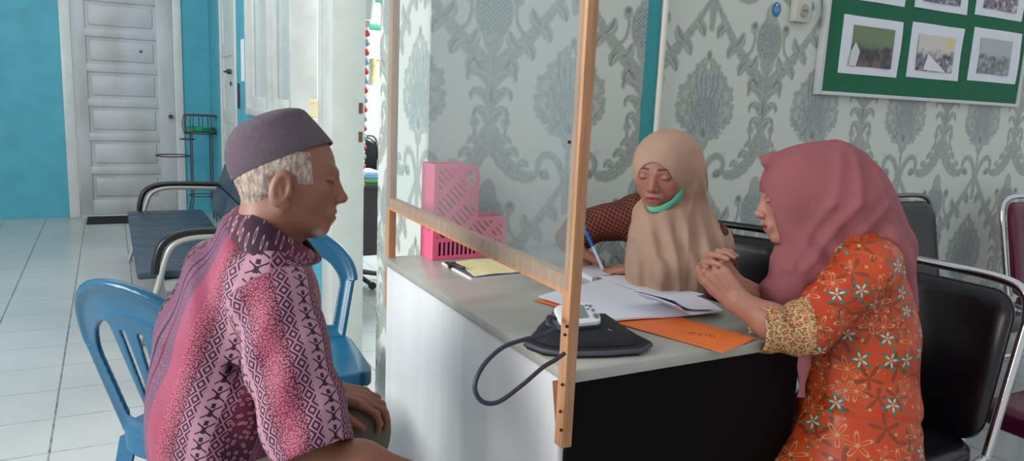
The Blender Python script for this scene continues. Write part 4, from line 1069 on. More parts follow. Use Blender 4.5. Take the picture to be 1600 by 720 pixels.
body_mesh('body', [(mh, 0), (neck, .03), (lambda P: union(P, narm, .02), .02), (lambda P: union(P, farm, .015), .02), (lambda P: union(P, h1, .006), .012), (lambda P: union(P, h2, .005), .012)], lo, hi, .0023, man_paint, M_skm, man)
# eyebrow and hair
def hair_f(P):
    q = mloc(P); a = np.abs(q[:, 1]); x, z = q[:, 0], q[:, 2]
    n = vnoise(P*arr(1, 1, .35), 2600, 6)*1.0+vnoise(P, 700, 5)*.8
    d = smin(ell_(q, (-6, 0, 22), (88.5, 75, 84)), ell_(q, (26, 0, -30), (53, 57, 68)), 26); d = smin(d, cap_(q, (-20, 0, -40), (-34, 0, -135), 49, 53), 22)
    low = -(z+66-.75*np.clip(x+75, 0, 60))
    reg = np.maximum(low, x+19)
    reg = np.minimum(reg, np.maximum(7-z, x-30))
    side = np.maximum.reduce([np.abs(x-28+.3*(z-10))-(11+.12*(z-5)), -(z+6), -(a-38)])
    earcut = -(np.hypot((x+4)/22, (z+22)/30)-1)*20
    k = np.minimum(np.maximum(reg, earcut), side)
    thick = np.clip(-k/9, -1.2, 1)*1.6-1.0                   # thins out to nothing at its edge
    return np.maximum.reduce([d-thick+n*.7, z-45, k-4])*.001
M_hair = Mat('white_hair', .7); nzh = M_hair.noise(140, 5, M_hair.mapped('Object', (1, 1, .4))).step(.35, .65); M_hair.color(M_hair.mix(nzh, (118, 96, 84), (182, 168, 158))); M_hair = M_hair.m
V, Q = surfnet(hair_f, mc-.13, mc+.13, .002, .004); mesh_np('hair', V, Q, M_hair, man)
# cap
M_cap = plain('grey_felt', (88, 76, 86), .9, var=.07, scale=120, bump=.25)
cc = W(443, 253, 1.30); ta = math.radians(22.5)
e1 = (RT*math.cos(math.radians(13))+FW*math.sin(math.radians(13)))*math.cos(ta)+UP*math.sin(ta); e2 = nrm(UP-e1*(UP@e1)); e3 = np.cross(e2, e1)
px = 1.30/FPX
def cring(back, front, h_, lat, tilt=0.0):
    m_ = (front+back)/2; r_ = (front-back)/2
    return [cc+(e1*(m_+r_*math.cos(t))+e2*(h_+tilt*math.cos(t)))*px+e3*lat*math.sin(t)*px for t in np.linspace(0, 2*PI, 57)[:-1]]
a = MB()
a.loft([cring(-78, 78, 2, 66), cring(-82, 81.5, 0, 69.5), cring(-82.5, 81.5, 4, 70.5), cring(-82, 77, 18, 70), cring(-79, 71, 36, 68), cring(-75, 65.5, 48, 65.5, 3), cring(-71, 62, 55, 63, 5)], cap=False)
a.build('cap_band', M_cap, man)
a = MB()
a.loft([cring(-71, 62, 54.5, 63, 5), cring(-69.5, 60.5, 58, 61.5, 5), cring(-62, 56, 65, 56, 2), cring(-50, 46, 71.5, 46), cring(-34, 32, 75.5, 31), cring(-16, 16, 77.5, 15), cring(-3, 3, 78, 3)], cap=False)
a.build('cap_crown', M_cap, man)
# shirt
ax0, ax1 = W(368, 760, 1.37), W(402, 400, 1.35)
tors = [('c', W(406, 378, 1.335), W(396, 420, 1.34), .070, .092), ('c', W(366, 450, 1.35), W(395, 470, 1.37), .092, .088), ('c', W(418, 446, 1.235), W(385, 432, 1.45), .066, .066),
        ('c', W(372, 530, 1.35), W(368, 640, 1.36), .136, .140), ('c', W(368, 640, 1.36), W(376, 790, 1.37), .140, .145), ('c', W(414, 480, 1.38), W(408, 560, 1.38), .062, .088), ('c', W(418, 430, 1.36), W(424, 470, 1.36), .045, .05)]
sl0, sl1 = W(430, 470, 1.225), W(482, 690, 1.155)
hemn = nrm(sl1-sl0+RT*.03-UP*.02)
def shirt_parts(P):
    t = union(P, tors, .05)
    s = cap_(P, sl0, sl1, .070, .064); s = smin(s, cap_(P, W(448, 560, 1.19), W(492, 672, 1.165), .058, .058), .02)
    s2 = cap_(P, W(395, 455, 1.47), W(448, 610, 1.515), .068, .056)
    return t, s, s2
def shirt_f(P):
    t, s, s2 = shirt_parts(P)
    al = (P-ax0)@nrm(ax1-ax0)
    folds = .0045*np.sin((P@(RT*70+UP*26)).astype(np.float32)+2*np.sin(al*12))*np.clip(al*4, 0, 1)+.0035*vnoise(P*arr(1, 1, .5), 34, 2)
    sfold = .003*np.sin((P@(RT*75-UP*40)).astype(np.float32)+1.5)+.0025*vnoise(P, 45, 9)
    hem = ((P-sl1)@hemn)-.022
    s = np.maximum(s+sfold, hem)
    inner = cap_(P, (sl0+sl1)/2, sl1+hemn*.1, .05, .060); s = smax(s, -np.maximum(inner+sfold, -((P-sl1)@hemn)-.05), .004)
    s2 = np.maximum(s2, ((P-W(448, 610, 1.515))@nrm(W(448, 610, 1.515)-W(395, 455, 1.47)))-.01)
    d = smin(t+folds, s, .022); d = smin(d, s2, .03)
    nk = cap_(P, W(452, 315, 1.31), W(448, 352, 1.32), .050, .044); d = smax(d, -nk, .006)
    g = cap_(P, W(348, 540, 1.26), W(378, 602, 1.22), .002, .003); d = smax(d, -(g-.006), .02)
    return d
lo, hi = bounds([W(225, 340, 1.35), W(560, 780, 1.15), W(300, 780, 1.5), W(520, 500, 1.6), W(400, 350, 1.2)], .07)
V, Q = surfnet(shirt_f, lo, hi, .0042, .012)
t_, s_, s2_ = shirt_parts(V)
def cyl_uv(V, a, b, r_, ref):
    ax = nrm(b-a); q = V-a; t = q@ax; p = q-t[:, None]*ax; x_ = nrm(ref-ax*(ref@ax)); y_ = np.cross(ax, x_)
    return np.stack([np.arctan2(p@y_, p@x_)*r_, t], 1)
uvt = cyl_uv(V, ax0, ax1, .15, -FW); uvt[:, 0] += .208-.20*(uvt[:, 1]-.08); uvs = cyl_uv(V, sl1, sl0, .066, -FW); uvs[:, 0] = np.abs(uvs[:, 0])+.445*.27
on = (s_ < t_-.002) | (s2_ < t_)
uv = np.where(on[:, None], uvs, uvt)
mb_ = Mat('batik_shirt_cloth', .62, spec=.25); at = mb_.attr('cloth'); sp = mb_.nt.nodes.new('ShaderNodeSeparateXYZ'); mb_.nt.links.new(at.outputs['Vector'], sp.inputs[0])
s = N(mb_.nt, sp.outputs[0]); t = N(mb_.nt, sp.outputs[1])
wv = mb_.noise(5, 2, at.outputs['Vector']); s = s+(wv-.5)*.014
p = (s*(1/.27)+1.0).frac()
def lace(cw, ch, off=0.0):
    u = (((s+off)*(1/cw)).frac()*2.0-1.0).abs(); v = ((t*(1/ch)).frac()*2.0-1.0).abs(); d = u+v
    return ((d*8.5).sin().gt(.15))
def dots(sc, th): 
    n = mb_.vor(sc, at.outputs['Vector'], '2D'); return N(mb_.nt, n.outputs['Distance']).lt(th)
cream, plum, dplum, pink, mauve, crim = (214, 160, 180), (88, 38, 72), (58, 22, 52), (204, 74, 112), (132, 84, 120), (132, 22, 58)
col = mb_.mix(dots(260, .38), mauve, (150, 104, 136))
col = mb_.mix(((s*900).sin()).gt(.75)*p.lt(.1), col, crim)
col = mb_.mix(p.gt(.13)*p.lt(.15), col, dplum); col = mb_.mix(p.gt(.20)*p.lt(.215), col, crim); col = mb_.mix(p.gt(.30), col, mb_.mix(dots(420, .36), (186, 80, 116), (206, 104, 136)))
g = p.step(.41, .53); grad = mb_.mix(g, (196, 70, 108), plum)
col = mb_.mix(p.gt(.41), col, mb_.mix(dots(300, .36), grad, (224, 130, 150)))
col = mb_.mix(p.gt(.545), col, mb_.mix(lace(.0203, .024, -.1471), plum, cream))
col = mb_.mix(p.gt(.62), col, cream)
pc = (p-.695).abs()
u = (s*(1/.0125)).frac(); chain = (((t*230).sin()*.028+.030)-pc).abs().lt(.0085)
col = mb_.mix(pc.lt(.012)*(t*460).sin().gt(-.2), col, dplum); col = mb_.mix(chain*p.gt(.65)*p.lt(.745), col, dplum)
col = mb_.mix(p.gt(.75), col, mb_.mix(lace(.0203, .024, -.2015), dplum, (196, 122, 150)))
rg = mb_.vor(95, at.outputs['Vector'], '2D'); rd = (N(mb_.nt, rg.outputs['Distance'])-.2).abs().lt(.055)
col = mb_.mix(p.gt(.825), col, mb_.mix(rd, mb_.mix(((t*22).sin()*.5+.5), (120, 20, 54), dplum), (208, 160, 184)))
mb_.color(col, .55); M_batik = mb_.m; M_batik.node_tree.nodes['Principled BSDF'].inputs['Sheen Weight'].default_value = .1
mesh_np('shirt', V, Q, M_batik, man, uv=uv)
# collar: a folded band round the neck
top = spline([W(500, 400, 1.335), W(475, 368, 1.385), W(440, 340, 1.40), (W(400, 322, 1.385)), W(373, 322, 1.335), W(385, 330, 1.265), W(415, 345, 1.238), W(448, 366, 1.248), W(478, 385, 1.275), W(500, 400, 1.315)], 5)
bot = spline([W(474, 412, 1.335), W(470, 412, 1.40), W(430, 390, 1.43), W(390, 360, 1.42), W(362, 345, 1.345), W(366, 376, 1.245), W(398, 400, 1.20), W(430, 416, 1.195), W(456, 420, 1.23), W(486, 411, 1.30)], 5)
a = MB(); rings = []
for p0, p1 in zip(top, bot):
    cN = nrm((p0+p1)/2-W(425, 375, 1.32)); rings.append([p0-cN*.002, p0+cN*.003, p0*.66+p1*.34+cN*.009, p0*.33+p1*.67+cN*.010, p1+cN*.007, p1+cN*.002, p0*.5+p1*.5+cN*.003])
a.loft(rings); oc_ = a.build('collar', M_batik, man, 60)
me = oc_.data; at_ = me.attributes.new('cloth', 'FLOAT_VECTOR', 'POINT'); 
for i, v in enumerate(me.vertices): at_.data[i].vector = (.86*.27+.004*(i % 7), (i//7)*.012, 0)
# trousers: thighs and shins
legs = [('c', W(380, 770, 1.30), W(560, 790, 1.20), .085, .075), ('c', W(385, 750, 1.42), W(556, 666, 1.46), .085, .064), ('c', W(556, 670, 1.46), W(560, 980, 1.62), .060, .05), ('c', W(560, 790, 1.20), W(545, 1100, 1.28), .07, .05), ('c', W(376, 770, 1.37), W(376, 800, 1.37), .13, .12)]
lf = lambda P: union(P, legs, .03)+.003*vnoise(P, 60, 4)
lo, hi = bounds([W(240, 640, 1.4), W(640, 640, 1.4), W(540, 1110, 1.3), W(560, 985, 1.65), W(560, 780, 1.1), W(380, 640, 1.5)], .08); lo[2] = max(lo[2], .04)
V, Q = surfnet(lf, lo, hi, .006, .01); mesh_np('trousers', V, Q, plain('olive_grey_cloth', (98, 88, 76), .85, var=.08, scale=40), man)
fo = MB(); q = W(560, 980, 1.62); fo.loft([[(q[0]+x_*k+.05, q[1]+y_*k, z_) for x_, y_ in rr(.13, .045, .04)] for z_, k in ((.0, 1), (.02, 1.02), (.045, .85), (.08, .4))]); fo.build('shoe', M_black, man)
fo = MB(); q = W(545, 1100, 1.28); fo.loft([[(q[0]+x_*k+.05, q[1]+y_*k, z_) for x_, y_ in rr(.13, .045, .04)] for z_, k in ((.0, 1), (.02, 1.02), (.045, .85), (.08, .4))]); fo.build('shoe', M_black, man)

# ===== the woman in the beige headscarf
bw = root('person', 'woman in a beige headscarf writing with a pen, green face mask pulled under her chin', 'person')
bc = W(1034, 270, 1.93); bR = frame(-FW*math.cos(math.radians(28))-RT*math.sin(math.radians(28)), UP, 15, -6)
bh, bloc = head_fn(bc, bR, .93, True)
bwr = W(904, 392, 2.02); bel = W(888, 374, 2.07)
bcore = [('c', W(1045, 330, 1.98), W(1048, 400, 2.0), .045, .06), ('c', W(1048, 400, 2.0), W(1060, 560, 2.02), .09, .10), ('c', W(1000, 345, 2.03), W(1110, 372, 2.02), .04, .04)]
barm = [('c', W(1000, 345, 2.03), bel, .03, .024), ('c', bel, bwr, .022, .021)]
bwr2 = Wz(1003, 418, .785); barm2 = [('c', W(1108, 380, 2.0), W(1100, 440, 1.93), .03, .028), ('c', W(1100, 440, 1.93), bwr2, .028, .020)]
bf = Wz(950, 416, .765)-bwr
bh1 = hand_prims(bwr, bf, UP+RT*.2, -1, ((30, 48, 25), (38, 50, 30), (46, 52, 32), (52, 55, 32)), .86, 1, (28, 6, 10))
bh2 = hand_prims(bwr2, Wz(958, 421, .768)-bwr2, ZAX-RT*.1, 1, ((6, 16, 14), (8, 18, 14), (10, 20, 14), (12, 22, 14)), .86, 4, (40, 15, 10))
lo, hi = bounds([W(870, 360, 1.8), W(880, 370, 2.12), W(1115, 190, 2.0), W(1050, 560, 2.1), W(960, 440, 1.7), W(1120, 470, 1.85)], .06)
def bpaint(V): return face_paint(V, bloc, (184, 126, 108), (172, 74, 80), (36, 24, 24), 1.0, .95)
M_skb = skin_mat('light_brown_skin')
body_mesh('body', [(bh, 0), (bcore, .03), (lambda P: union(P, barm, .012), .02), (lambda P: union(P, barm2, .012), .02), (lambda P: union(P, bh1, .0035), .010), (lambda P: union(P, bh2, .004), .010)], lo, hi, .0026, bpaint, M_skb, bw)
# tunic with patterned sleeves
btun = [('c', W(1050, 400, 2.02), W(1062, 600, 2.05), .115, .13), ('c', W(1062, 600, 2.05), W(1065, 700, 2.05), .14, .15), ('c', W(1003, 340, 2.04), W(1108, 372, 2.03), .05, .055)]
bslv = [('c', W(998, 336, 2.05), W(912, 356, 2.06), .060, .048), ('c', W(912, 356, 2.06), W(893, 372, 2.07), .048, .042), ('c', W(893, 372, 2.07), W(896, 378, 2.05), .040, .034)]
bslv2 = [('c', W(1115, 382, 2.0), W(1124, 425, 1.95), .052, .048), ('c', W(1122, 425, 1.95), W(1100, 450, 1.92), .045, .04), ('c', W(1100, 448, 1.92), Wz(1030, 426, .79), .036, .028)]
def bt_f(P):
    d = smin(union(P, btun, .04), union(P, bslv, .02), .03); d = smin(d, union(P, bslv2, .02), .03)
    d = d+.003*vnoise(P, 60, 12)+.0025*np.sin((P@(RT*40+UP*95)).astype(np.float32))
    d = np.maximum(d, -(cap_(P, W(1045, 320, 1.97), W(1045, 350, 1.98), .05, .05)))
    return d
lo, hi = bounds([W(870, 360, 1.85), W(880, 370, 2.12), W(1165, 340, 2.1), W(1060, 700, 2.1), W(1010, 440, 1.75)], .09)
V, Q = surfnet(bt_f, lo, hi, .0045, .008)
M_bro = Mat('brown_batik_cloth', .7, spec=.2); at = M_bro.attr('cloth'); sp = M_bro.nt.nodes.new('ShaderNodeSeparateXYZ'); M_bro.nt.links.new(at.outputs['Vector'], sp.inputs[0])
s = N(M_bro.nt, sp.outputs[0]); t = N(M_bro.nt, sp.outputs[1]); k_ = 1/.0135
u = ((s+t)*k_).frac()-.5; v = ((s-t)*k_).frac()-.5; r_ = (u*u+v*v).sqrt()
col = M_bro.mix(r_.lt(.40), (48, 30, 34), (140, 70, 50)); col = M_bro.mix(r_.lt(.22), col, (30, 20, 24)); col = M_bro.mix(r_.lt(.10), col, (170, 110, 80)); M_bro.color(col)
tt_, sl_ = union(V, btun, .04), np.minimum(union(V, bslv, .02), union(V, bslv2, .02))
uv = np.where((sl_ < tt_)[:, None], cyl_uv(V, W(893, 376, 2.07), W(1000, 338, 2.05), .05, UP), cyl_uv(V, W(1062, 600, 2.05), W(1050, 400, 2.02), .12, FW))
mesh_np('tunic', V, Q, M_bro.m, bw, uv=uv)
sk_ = [('c', W(1062, 650, 2.05), W(1070, 700, 2.05), .14, .15), ('c', W(1062, 690, 2.05), (1.02, 1.45, .46), .10, .085), ('c', W(1062, 690, 2.05), (1.06, 1.62, .46), .10, .085), ('c', (1.02, 1.45, .46), (1.0, 1.45, .06), .08, .06), ('c', (1.06, 1.62, .46), (1.04, 1.62, .06), .08, .06)]
def sk_f(P): return smin(union(P, sk_, .06), .02-P[:, 2], 0) if False else np.maximum(union(P, sk_, .06), .01-P[:, 2])
lo, hi = bounds([(.9, 1.3, 0), (1.6, 1.9, .65)], .06)
V, Q = surfnet(sk_f, lo, hi, .009); mesh_np('skirt', V, Q, plain('dark_teal_cloth', (24, 52, 56), .8), bw)
# headscarf
M_bei = plain('beige_chiffon', (182, 148, 128), .75, var=.04, scale=12, spec=.2)
bhood = [('c', W(1045, 256, 1.965), W(1047, 268, 1.965), .092, .094), ('c', W(1060, 300, 1.99), W(1066, 335, 2.0), .078, .075), ('c', W(1032, 345, 1.945), W(1030, 360, 1.94), .058, .066)]
bdr = [('c', W(1032, 360, 1.945), W(1030, 415, 1.90), .072, .080), ('c', W(1030, 415, 1.90), W(1034, 470, 1.885), .080, .084), ('c', W(1068, 340, 2.0), W(1106, 372, 2.0), .06, .056), ('c', W(1060, 360, 1.96), W(1086, 420, 1.91), .07, .07), ('c', W(1090, 380, 1.97), W(1112, 392, 1.95), .06, .055), ('c', W(1010, 340, 1.99), W(1020, 400, 1.93), .045, .05), ('c', W(1086, 420, 1.91), W(1074, 455, 1.88), .06, .05), ('c', W(1064, 430, 1.84), W(1034, 424, 1.80), .045, .030)]
def bhj(P):
    q = bloc(P); ho = smin(union(P, bhood, .03), ell_(q, (-6, 0, 20), (93, 81, 91))*.00093, .02); dr = union(P, bdr, .03)
    al = (P-W(1040, 300, 1.95))@UP; ang = (P-W(1040, 300, 1.95))@RT
    amp = np.clip(-al*.06, 0, .0045)
    dr = dr+amp*(np.sin((ang*130+al*12)+1.0)+.5*np.sin(ang*75-al*30))
    d = smin(ho, dr, .03)
    d = d-.004*np.exp(-(((ang-.055-.25*(al+.05)))/.010)**2)*np.clip((.04-al)*25, 0, 1)+.004*np.exp(-((ang-.004+.02*al)/.006)**2)*np.clip((-al-.07)*30, 0, 1)
    win = np.clip((.075-al)*25, 0, 1)*np.clip((al+.17)*25, 0, 1)
    d = d+.006*np.exp(-((ang-.090+.36*(al-.06))/.008)**2)*win-.004*np.exp(-((ang-.072+.42*(al-.06))/.011)**2)*win
    cut = (np.sqrt((q[:, 1]/51)**2+((q[:, 2]+28)/70)**2)-1)*45; cut = np.maximum(cut, 10-q[:, 0])*.00093
    d = smax(d, -cut, .006)
    return d
lo, hi = bounds([W(975, 190, 2.1), W(1165, 190, 2.1), W(975, 480, 1.8), W(1165, 480, 1.85), W(1040, 250, 1.82)], .05)
V, Q = surfnet(bhj, lo, hi, .0036, .012); mesh_np('headscarf', V, Q, M_bei, bw)
# mask under the chin
M_mint = plain('mint_mask', (94, 190, 158), .7, var=.06, scale=60)
def bl(x_, y_, z_): return bc+(bR@np.array([x_, y_, z_]))*.93e-3
a = MB(); rings = []
for (x_, y_, z_, wd, th) in ((74, -18, -82, 4, 1.5), (77, -8, -87, 7, 2.5), (77, 6, -88, 8, 3.5), (74, 20, -84, 9, 2.5), (66, 34, -78, 12, 4), (57, 46, -70, 12, 2.5), (46, 57, -58, 14, 4), (36, 65, -47, 15, 2.5), (31, 69, -40, 14, 2)):
    rings.append([bl(x_+th*math.cos(k)*.9, y_+th*math.cos(k)*.6, z_+wd*math.sin(k)*.9+1.8*math.sin(3*k+x_*.1)) for k in np.linspace(0, 2*PI, 15)[:-1]])
a.loft(rings); a.build('face_mask', M_mint, bw, 60)
a = MB(); a.tube(spline([bl(30, 68, -38), bl(14, 80, -10), bl(6, 84, 10), bl(20, 78, -14), bl(33, 68, -34)], 5), .0010, 6); a.build('mask_loop', M_paper, bw)
pn = root('ballpoint_pen', 'blue and white ballpoint pen held upright in the writing hand', 'pen')
p0, p1 = Wz(944, 424, .763), W(911, 352, 1.97); dpn = p1-p0
a = MB(); a.tube([p0, p0+dpn*.06], [.0008, .0032], 10); a.build('tip', M_steel, pn)
a = MB(); a.tube([p0+dpn*.06, p0+dpn*.55], .0042, 12); a.build('barrel', plain('pale_blue_barrel', (188, 208, 228), .3), pn)
a = MB(); a.tube([p0+dpn*.55, p0+dpn*.98, p1], [.0048, .0048, .003], 12); a.tube([p0+dpn*.6-FW*.006, p0+dpn*.92-FW*.006], .0014, 6); a.build('cap', plain('blue_cap', (24, 110, 190), .3), pn)

# ===== the woman in orange
ow = root('person', 'woman in a mauve pink headscarf and orange floral dress, hands clasped on the desk', 'person')
oc0 = W(1250, 312, 1.62); oR = frame(-RT*math.cos(math.radians(8))+FW*math.sin(math.radians(8)), UP, 4, 0)
oh, oloc = head_fn(oc0, oR, .95, True)
ocore = [('c', W(1275, 372, 1.64), W(1320, 420, 1.66), .045, .06), ('c', W(1330, 420, 1.64), W(1342, 720, 1.62), .09, .10), ('c', W(1345, 420, 1.53), W(1325, 410, 1.75), .04, .04)]
oel, owr = W(1245, 520, 1.50), W(1154, 472, 1.53)
oel2, owr2 = W(1240, 500, 1.66), W(1147, 446, 1.62)
oarm = [('c', W(1345, 420, 1.53), oel, .042, .037), ('c', oel, W(1205, 502, 1.505), .038, .037), ('c', W(1205, 502, 1.505), owr, .036, .0245)]
oarm2 = [('c', W(1325, 410, 1.75), oel2, .042, .037), ('c', oel2, owr2, .037, .026)]
oh1 = hand_prims(owr, W(1113, 426, 1.545)-owr, -FW*.75-RT*.55-UP*.1, -1, ((38, 42, 22), (42, 44, 24), (46, 46, 26), (46, 46, 26)), .90, 3, (22, 10, 8))
oh2 = hand_prims(owr2, W(1112, 406, 1.60)-owr2, FW*.8-RT*.5+UP*.1, 1, ((42, 50, 25), (46, 52, 26), (50, 54, 26), (52, 54, 28)), .90, 3, (30, 12, 8))
lo, hi = bounds([W(1085, 380, 1.5), W(1360, 215, 1.6), W(1340, 720, 1.7), W(1240, 540, 1.42), W(1240, 400, 1.8)], .06)
def opaint(V):
    return face_paint(V, oloc, (196, 138, 118), (176, 70, 82), (40, 26, 26), .95, .95)
body_mesh('body', [(oh, 0), (ocore, .03), (lambda P: union(P, oarm, .012), .02), (lambda P: union(P, oarm2, .012), .02), (lambda P: union(P, oh1, .0035), .010), (lambda P: union(P, oh2, .0035), .004)], lo, hi, .0025, opaint, skin_mat('tan_skin'), ow)
# dress
odr = [('c', W(1342, 425, 1.60), W(1342, 520, 1.62), .095, .112), ('c', W(1342, 520, 1.62), W(1344, 610, 1.62), .112, .112), ('c', W(1338, 660, 1.62), W(1326, 780, 1.60), .128, .150), ('c', W(1352, 415, 1.53), W(1318, 405, 1.74), .058, .058), ('c', W(1320, 730, 1.60), W(1230, 800, 1.58), .13, .10), ('c', W(1325, 460, 1.63), W(1318, 560, 1.63), .09, .095)]
osl = [('c', W(1348, 425, 1.525), W(1262, 512, 1.505), .060, .053), ('c', W(1262, 514, 1.505), W(1165, 515, 1.495), .050, .047)]
osl2 = [('c', W(1322, 415, 1.74), W(1248, 500, 1.67), .056, .048), ('c', W(1248, 500, 1.67), W(1200, 475, 1.65), .046, .044)]
ocuff = W(1182, 514, 1.497); ocn = nrm(W(1165, 515, 1.495)-W(1262, 514, 1.505))
def odress(P):
    b = union(P, odr, .04); al = (P-W(1340, 600, 1.5))@UP; ac = (P-W(1340, 600, 1.5))@RT
    b = b+.003*vnoise(P, 42, 22)+.004*np.exp(-((al+.055+.25*ac)/.010)**2)-.003*np.exp(-((al+.078+.25*ac)/.012)**2)+.003*np.exp(-((al-.14-.1*ac)/.010)**2)*(ac < .02)
    s = union(P, osl, .02)+.002*vnoise(P, 70, 23)+.0018*np.sin((P@(RT*120+UP*60)).astype(np.float32))
    s = np.maximum(s, (P-ocuff)@ocn); inn = cap_(P, ocuff-ocn*.06, ocuff+ocn*.05, .042, .045); s = smax(s, -inn, .003)
    s2 = np.maximum(union(P, osl2, .02), (P-W(1205, 478, 1.65))@nrm(W(1200, 475, 1.65)-W(1248, 500, 1.67)))
    return smin(smin(b, s, .018), s2, .02)
lo, hi = bounds([W(1170, 470, 1.5), W(1440, 350, 1.6), W(1340, 820, 1.8), W(1230, 800, 1.45), W(1420, 780, 1.5), W(1320, 400, 1.85)], .08)
V, Q = surfnet(odress, lo, hi, .0042, .008)
bb, ss, ss2 = union(V, odr, .04), union(V, osl, .02), union(V, osl2, .02)
isl = (ss < bb-.001) | (ss2 < bb-.001)
al = (V-ocuff)@ocn
uvb = cyl_uv(V, W(1342, 700, 1.62), W(1342, 420, 1.61), .115, RT); _ax = nrm(W(1342, 420, 1.61)-W(1342, 700, 1.62)); _q = V-W(1342, 700, 1.62); _rad = np.linalg.norm(_q-(_q@_ax)[:, None]*_ax, axis=1); uvb[:, 1] += np.maximum(.115-_rad, 0); uvs = cyl_uv(V, W(1165, 515, 1.497), W(1262, 514, 1.507), .05, -UP)+[.6, .03]; _u2 = cyl_uv(V, W(1262, 512, 1.505), W(1348, 425, 1.525), .057, RT)+[.9, .2]; _f = cap_(V, *osl[1][1:]) < cap_(V, *osl[0][1:]); uvs = np.where(_f[:, None], uvs, _u2)
uv = np.concatenate([np.where(isl[:, None], uvs, uvb), (isl & (al > -.098) & (ss < ss2))[:, None].astype(float)], 1)
mo = Mat('orange_floral_cloth', .42, spec=.4); at = mo.attr('cloth'); sp = mo.nt.nodes.new('ShaderNodeSeparateXYZ'); mo.nt.links.new(at.outputs['Vector'], sp.inputs[0])
s = N(mo.nt, sp.outputs[0]); t = N(mo.nt, sp.outputs[1]); cf = N(mo.nt, sp.outputs[2])
v2 = mo.comb(s, t)
def flowers(scale, offset, reach, rnd=.75):
    vv_ = mo.comb(s+offset, t+offset*.37); n = mo.vor(scale, vv_, '2D'); n.inputs['Randomness'].default_value = rnd
    ps = mo.nt.nodes.new('ShaderNodeSeparateXYZ'); mo.nt.links.new(n.outputs['Position'], ps.inputs[0]); cs = mo.nt.nodes.new('ShaderNodeSeparateColor'); mo.nt.links.new(n.outputs['Color'], cs.inputs[0])
    dx = (s+offset)-N(mo.nt, ps.outputs[0]); dy = (t+offset*.37)-N(mo.nt, ps.outputs[1])
    ra, rb = N(mo.nt, cs.outputs[0]), N(mo.nt, cs.outputs[1]); r_ = (dx*dx+dy*dy).sqrt()*scale
    an = dy.atan2(dx)+ra*6.28; pet = (an*2.5).cos().abs(); pr_ = (pet*pet*pet*.93+.07)*reach
    return r_, pr_, rb, ra
col = mo.mix(mo.noise(9, 3).step(.35, .65), (198, 60, 24), (214, 82, 32))
r1, p1_, rb, ra = flowers(15, 3.3, .52); col = mo.mix(r1.lt(p1_), col, (152, 62, 30)); col = mo.mix((r1-p1_).abs().lt(.03)*r1.gt(.08), col, (176, 96, 52))
r2, p2_, rb, ra = flowers(21, 0.0, .50)
col = mo.mix(r2.lt(p2_)*rb.gt(.62), col, (54, 128, 116)); col = mo.mix(r2.lt(p2_*.62)*r2.gt(.10)*rb.gt(.62), col, (196, 214, 190))
col = mo.mix((r2-p2_).abs().lt(.050)*r2.gt(.07)*rb.lt(.48), col, (212, 160, 112)); col = mo.mix(r2.lt(.07), col, (214, 160, 104))
r3, p3_, rb3, ra3 = flowers(30, 7.7, .40); col = mo.mix((r3-p3_).abs().lt(.04)*rb3.gt(.6)*r2.gt(.5), col, (222, 160, 110))
# embroidered cuff
cr = mo.vor(115, v2, '2D', 'DISTANCE_TO_EDGE'); cl2 = N(mo.nt, cr.outputs['Distance']).lt(.09)
cc1 = mo.mix(mo.noise(60, 2, v2).step(.42, .58), (220, 128, 82), (206, 164, 110)); cc1 = mo.mix(cl2, cc1, (92, 84, 56)); cr2 = mo.vor(70, mo.comb(s+.3, t), '2D', 'DISTANCE_TO_EDGE'); cc1 = mo.mix(N(mo.nt, cr2.outputs['Distance']).lt(.06), cc1, (232, 196, 150))
col = mo.mix(cf.gt(.5), col, cc1); mo.color(col, .8)
mesh_np('dress', V, Q, mo.m, ow, uv=uv)
kn = [(1.18, 1.30, .46), (1.30, 1.40, .46)]
sk2 = [('c', W(1335, 740, 1.62), W(1335, 760, 1.62), .13, .13)]+[('c', W(1335, 755, 1.62), k_, .10, .085) for k_ in kn]+[('c', k_, (k_[0]-.02, k_[1], .06), .08, .06) for k_ in kn]
lo, hi = bounds([(1.0, .8, 0), (1.55, 1.5, .6)], .08)
V, Q = surfnet(lambda P: np.maximum(union(P, sk2, .06), .01-P[:, 2]), lo, hi, .009); mesh_np('skirt', V, Q, plain('dark_brown_cloth', (50, 26, 22), .8), ow)
# headscarf
M_mau = plain('mauve_chiffon', (152, 90, 95), .72, var=.04, scale=10, spec=.2)
ohood = [('c', W(1268, 300, 1.63), W(1285, 304, 1.63), .100, .106), ('c', W(1305, 310, 1.64), W(1318, 330, 1.65), .106, .104), ('c', W(1204, 250, 1.60), W(1292, 268, 1.61), .016, .066)]
odp = [('c', W(1318, 330, 1.65), W(1350, 395, 1.66), .100, .098), ('c', W(1325, 325, 1.61), W(1384, 388, 1.61), .09, .055), ('c', W(1262, 345, 1.62), W(1258, 395, 1.61), .060, .060), ('c', W(1258, 395, 1.61), W(1226, 455, 1.60), .055, .050), ('c', W(1290, 370, 1.61), W(1262, 420, 1.59), .06, .05), ('c', W(1330, 350, 1.58), W(1262, 425, 1.575), .03, .018)]
oback = [('c', W(1388, 385, 1.64), W(1412, 470, 1.64), .050, .030), ('c', W(1392, 375, 1.55), W(1412, 415, 1.55), .022, .018), ('c', W(1412, 415, 1.55), W(1428, 484, 1.58), .018, .010)]
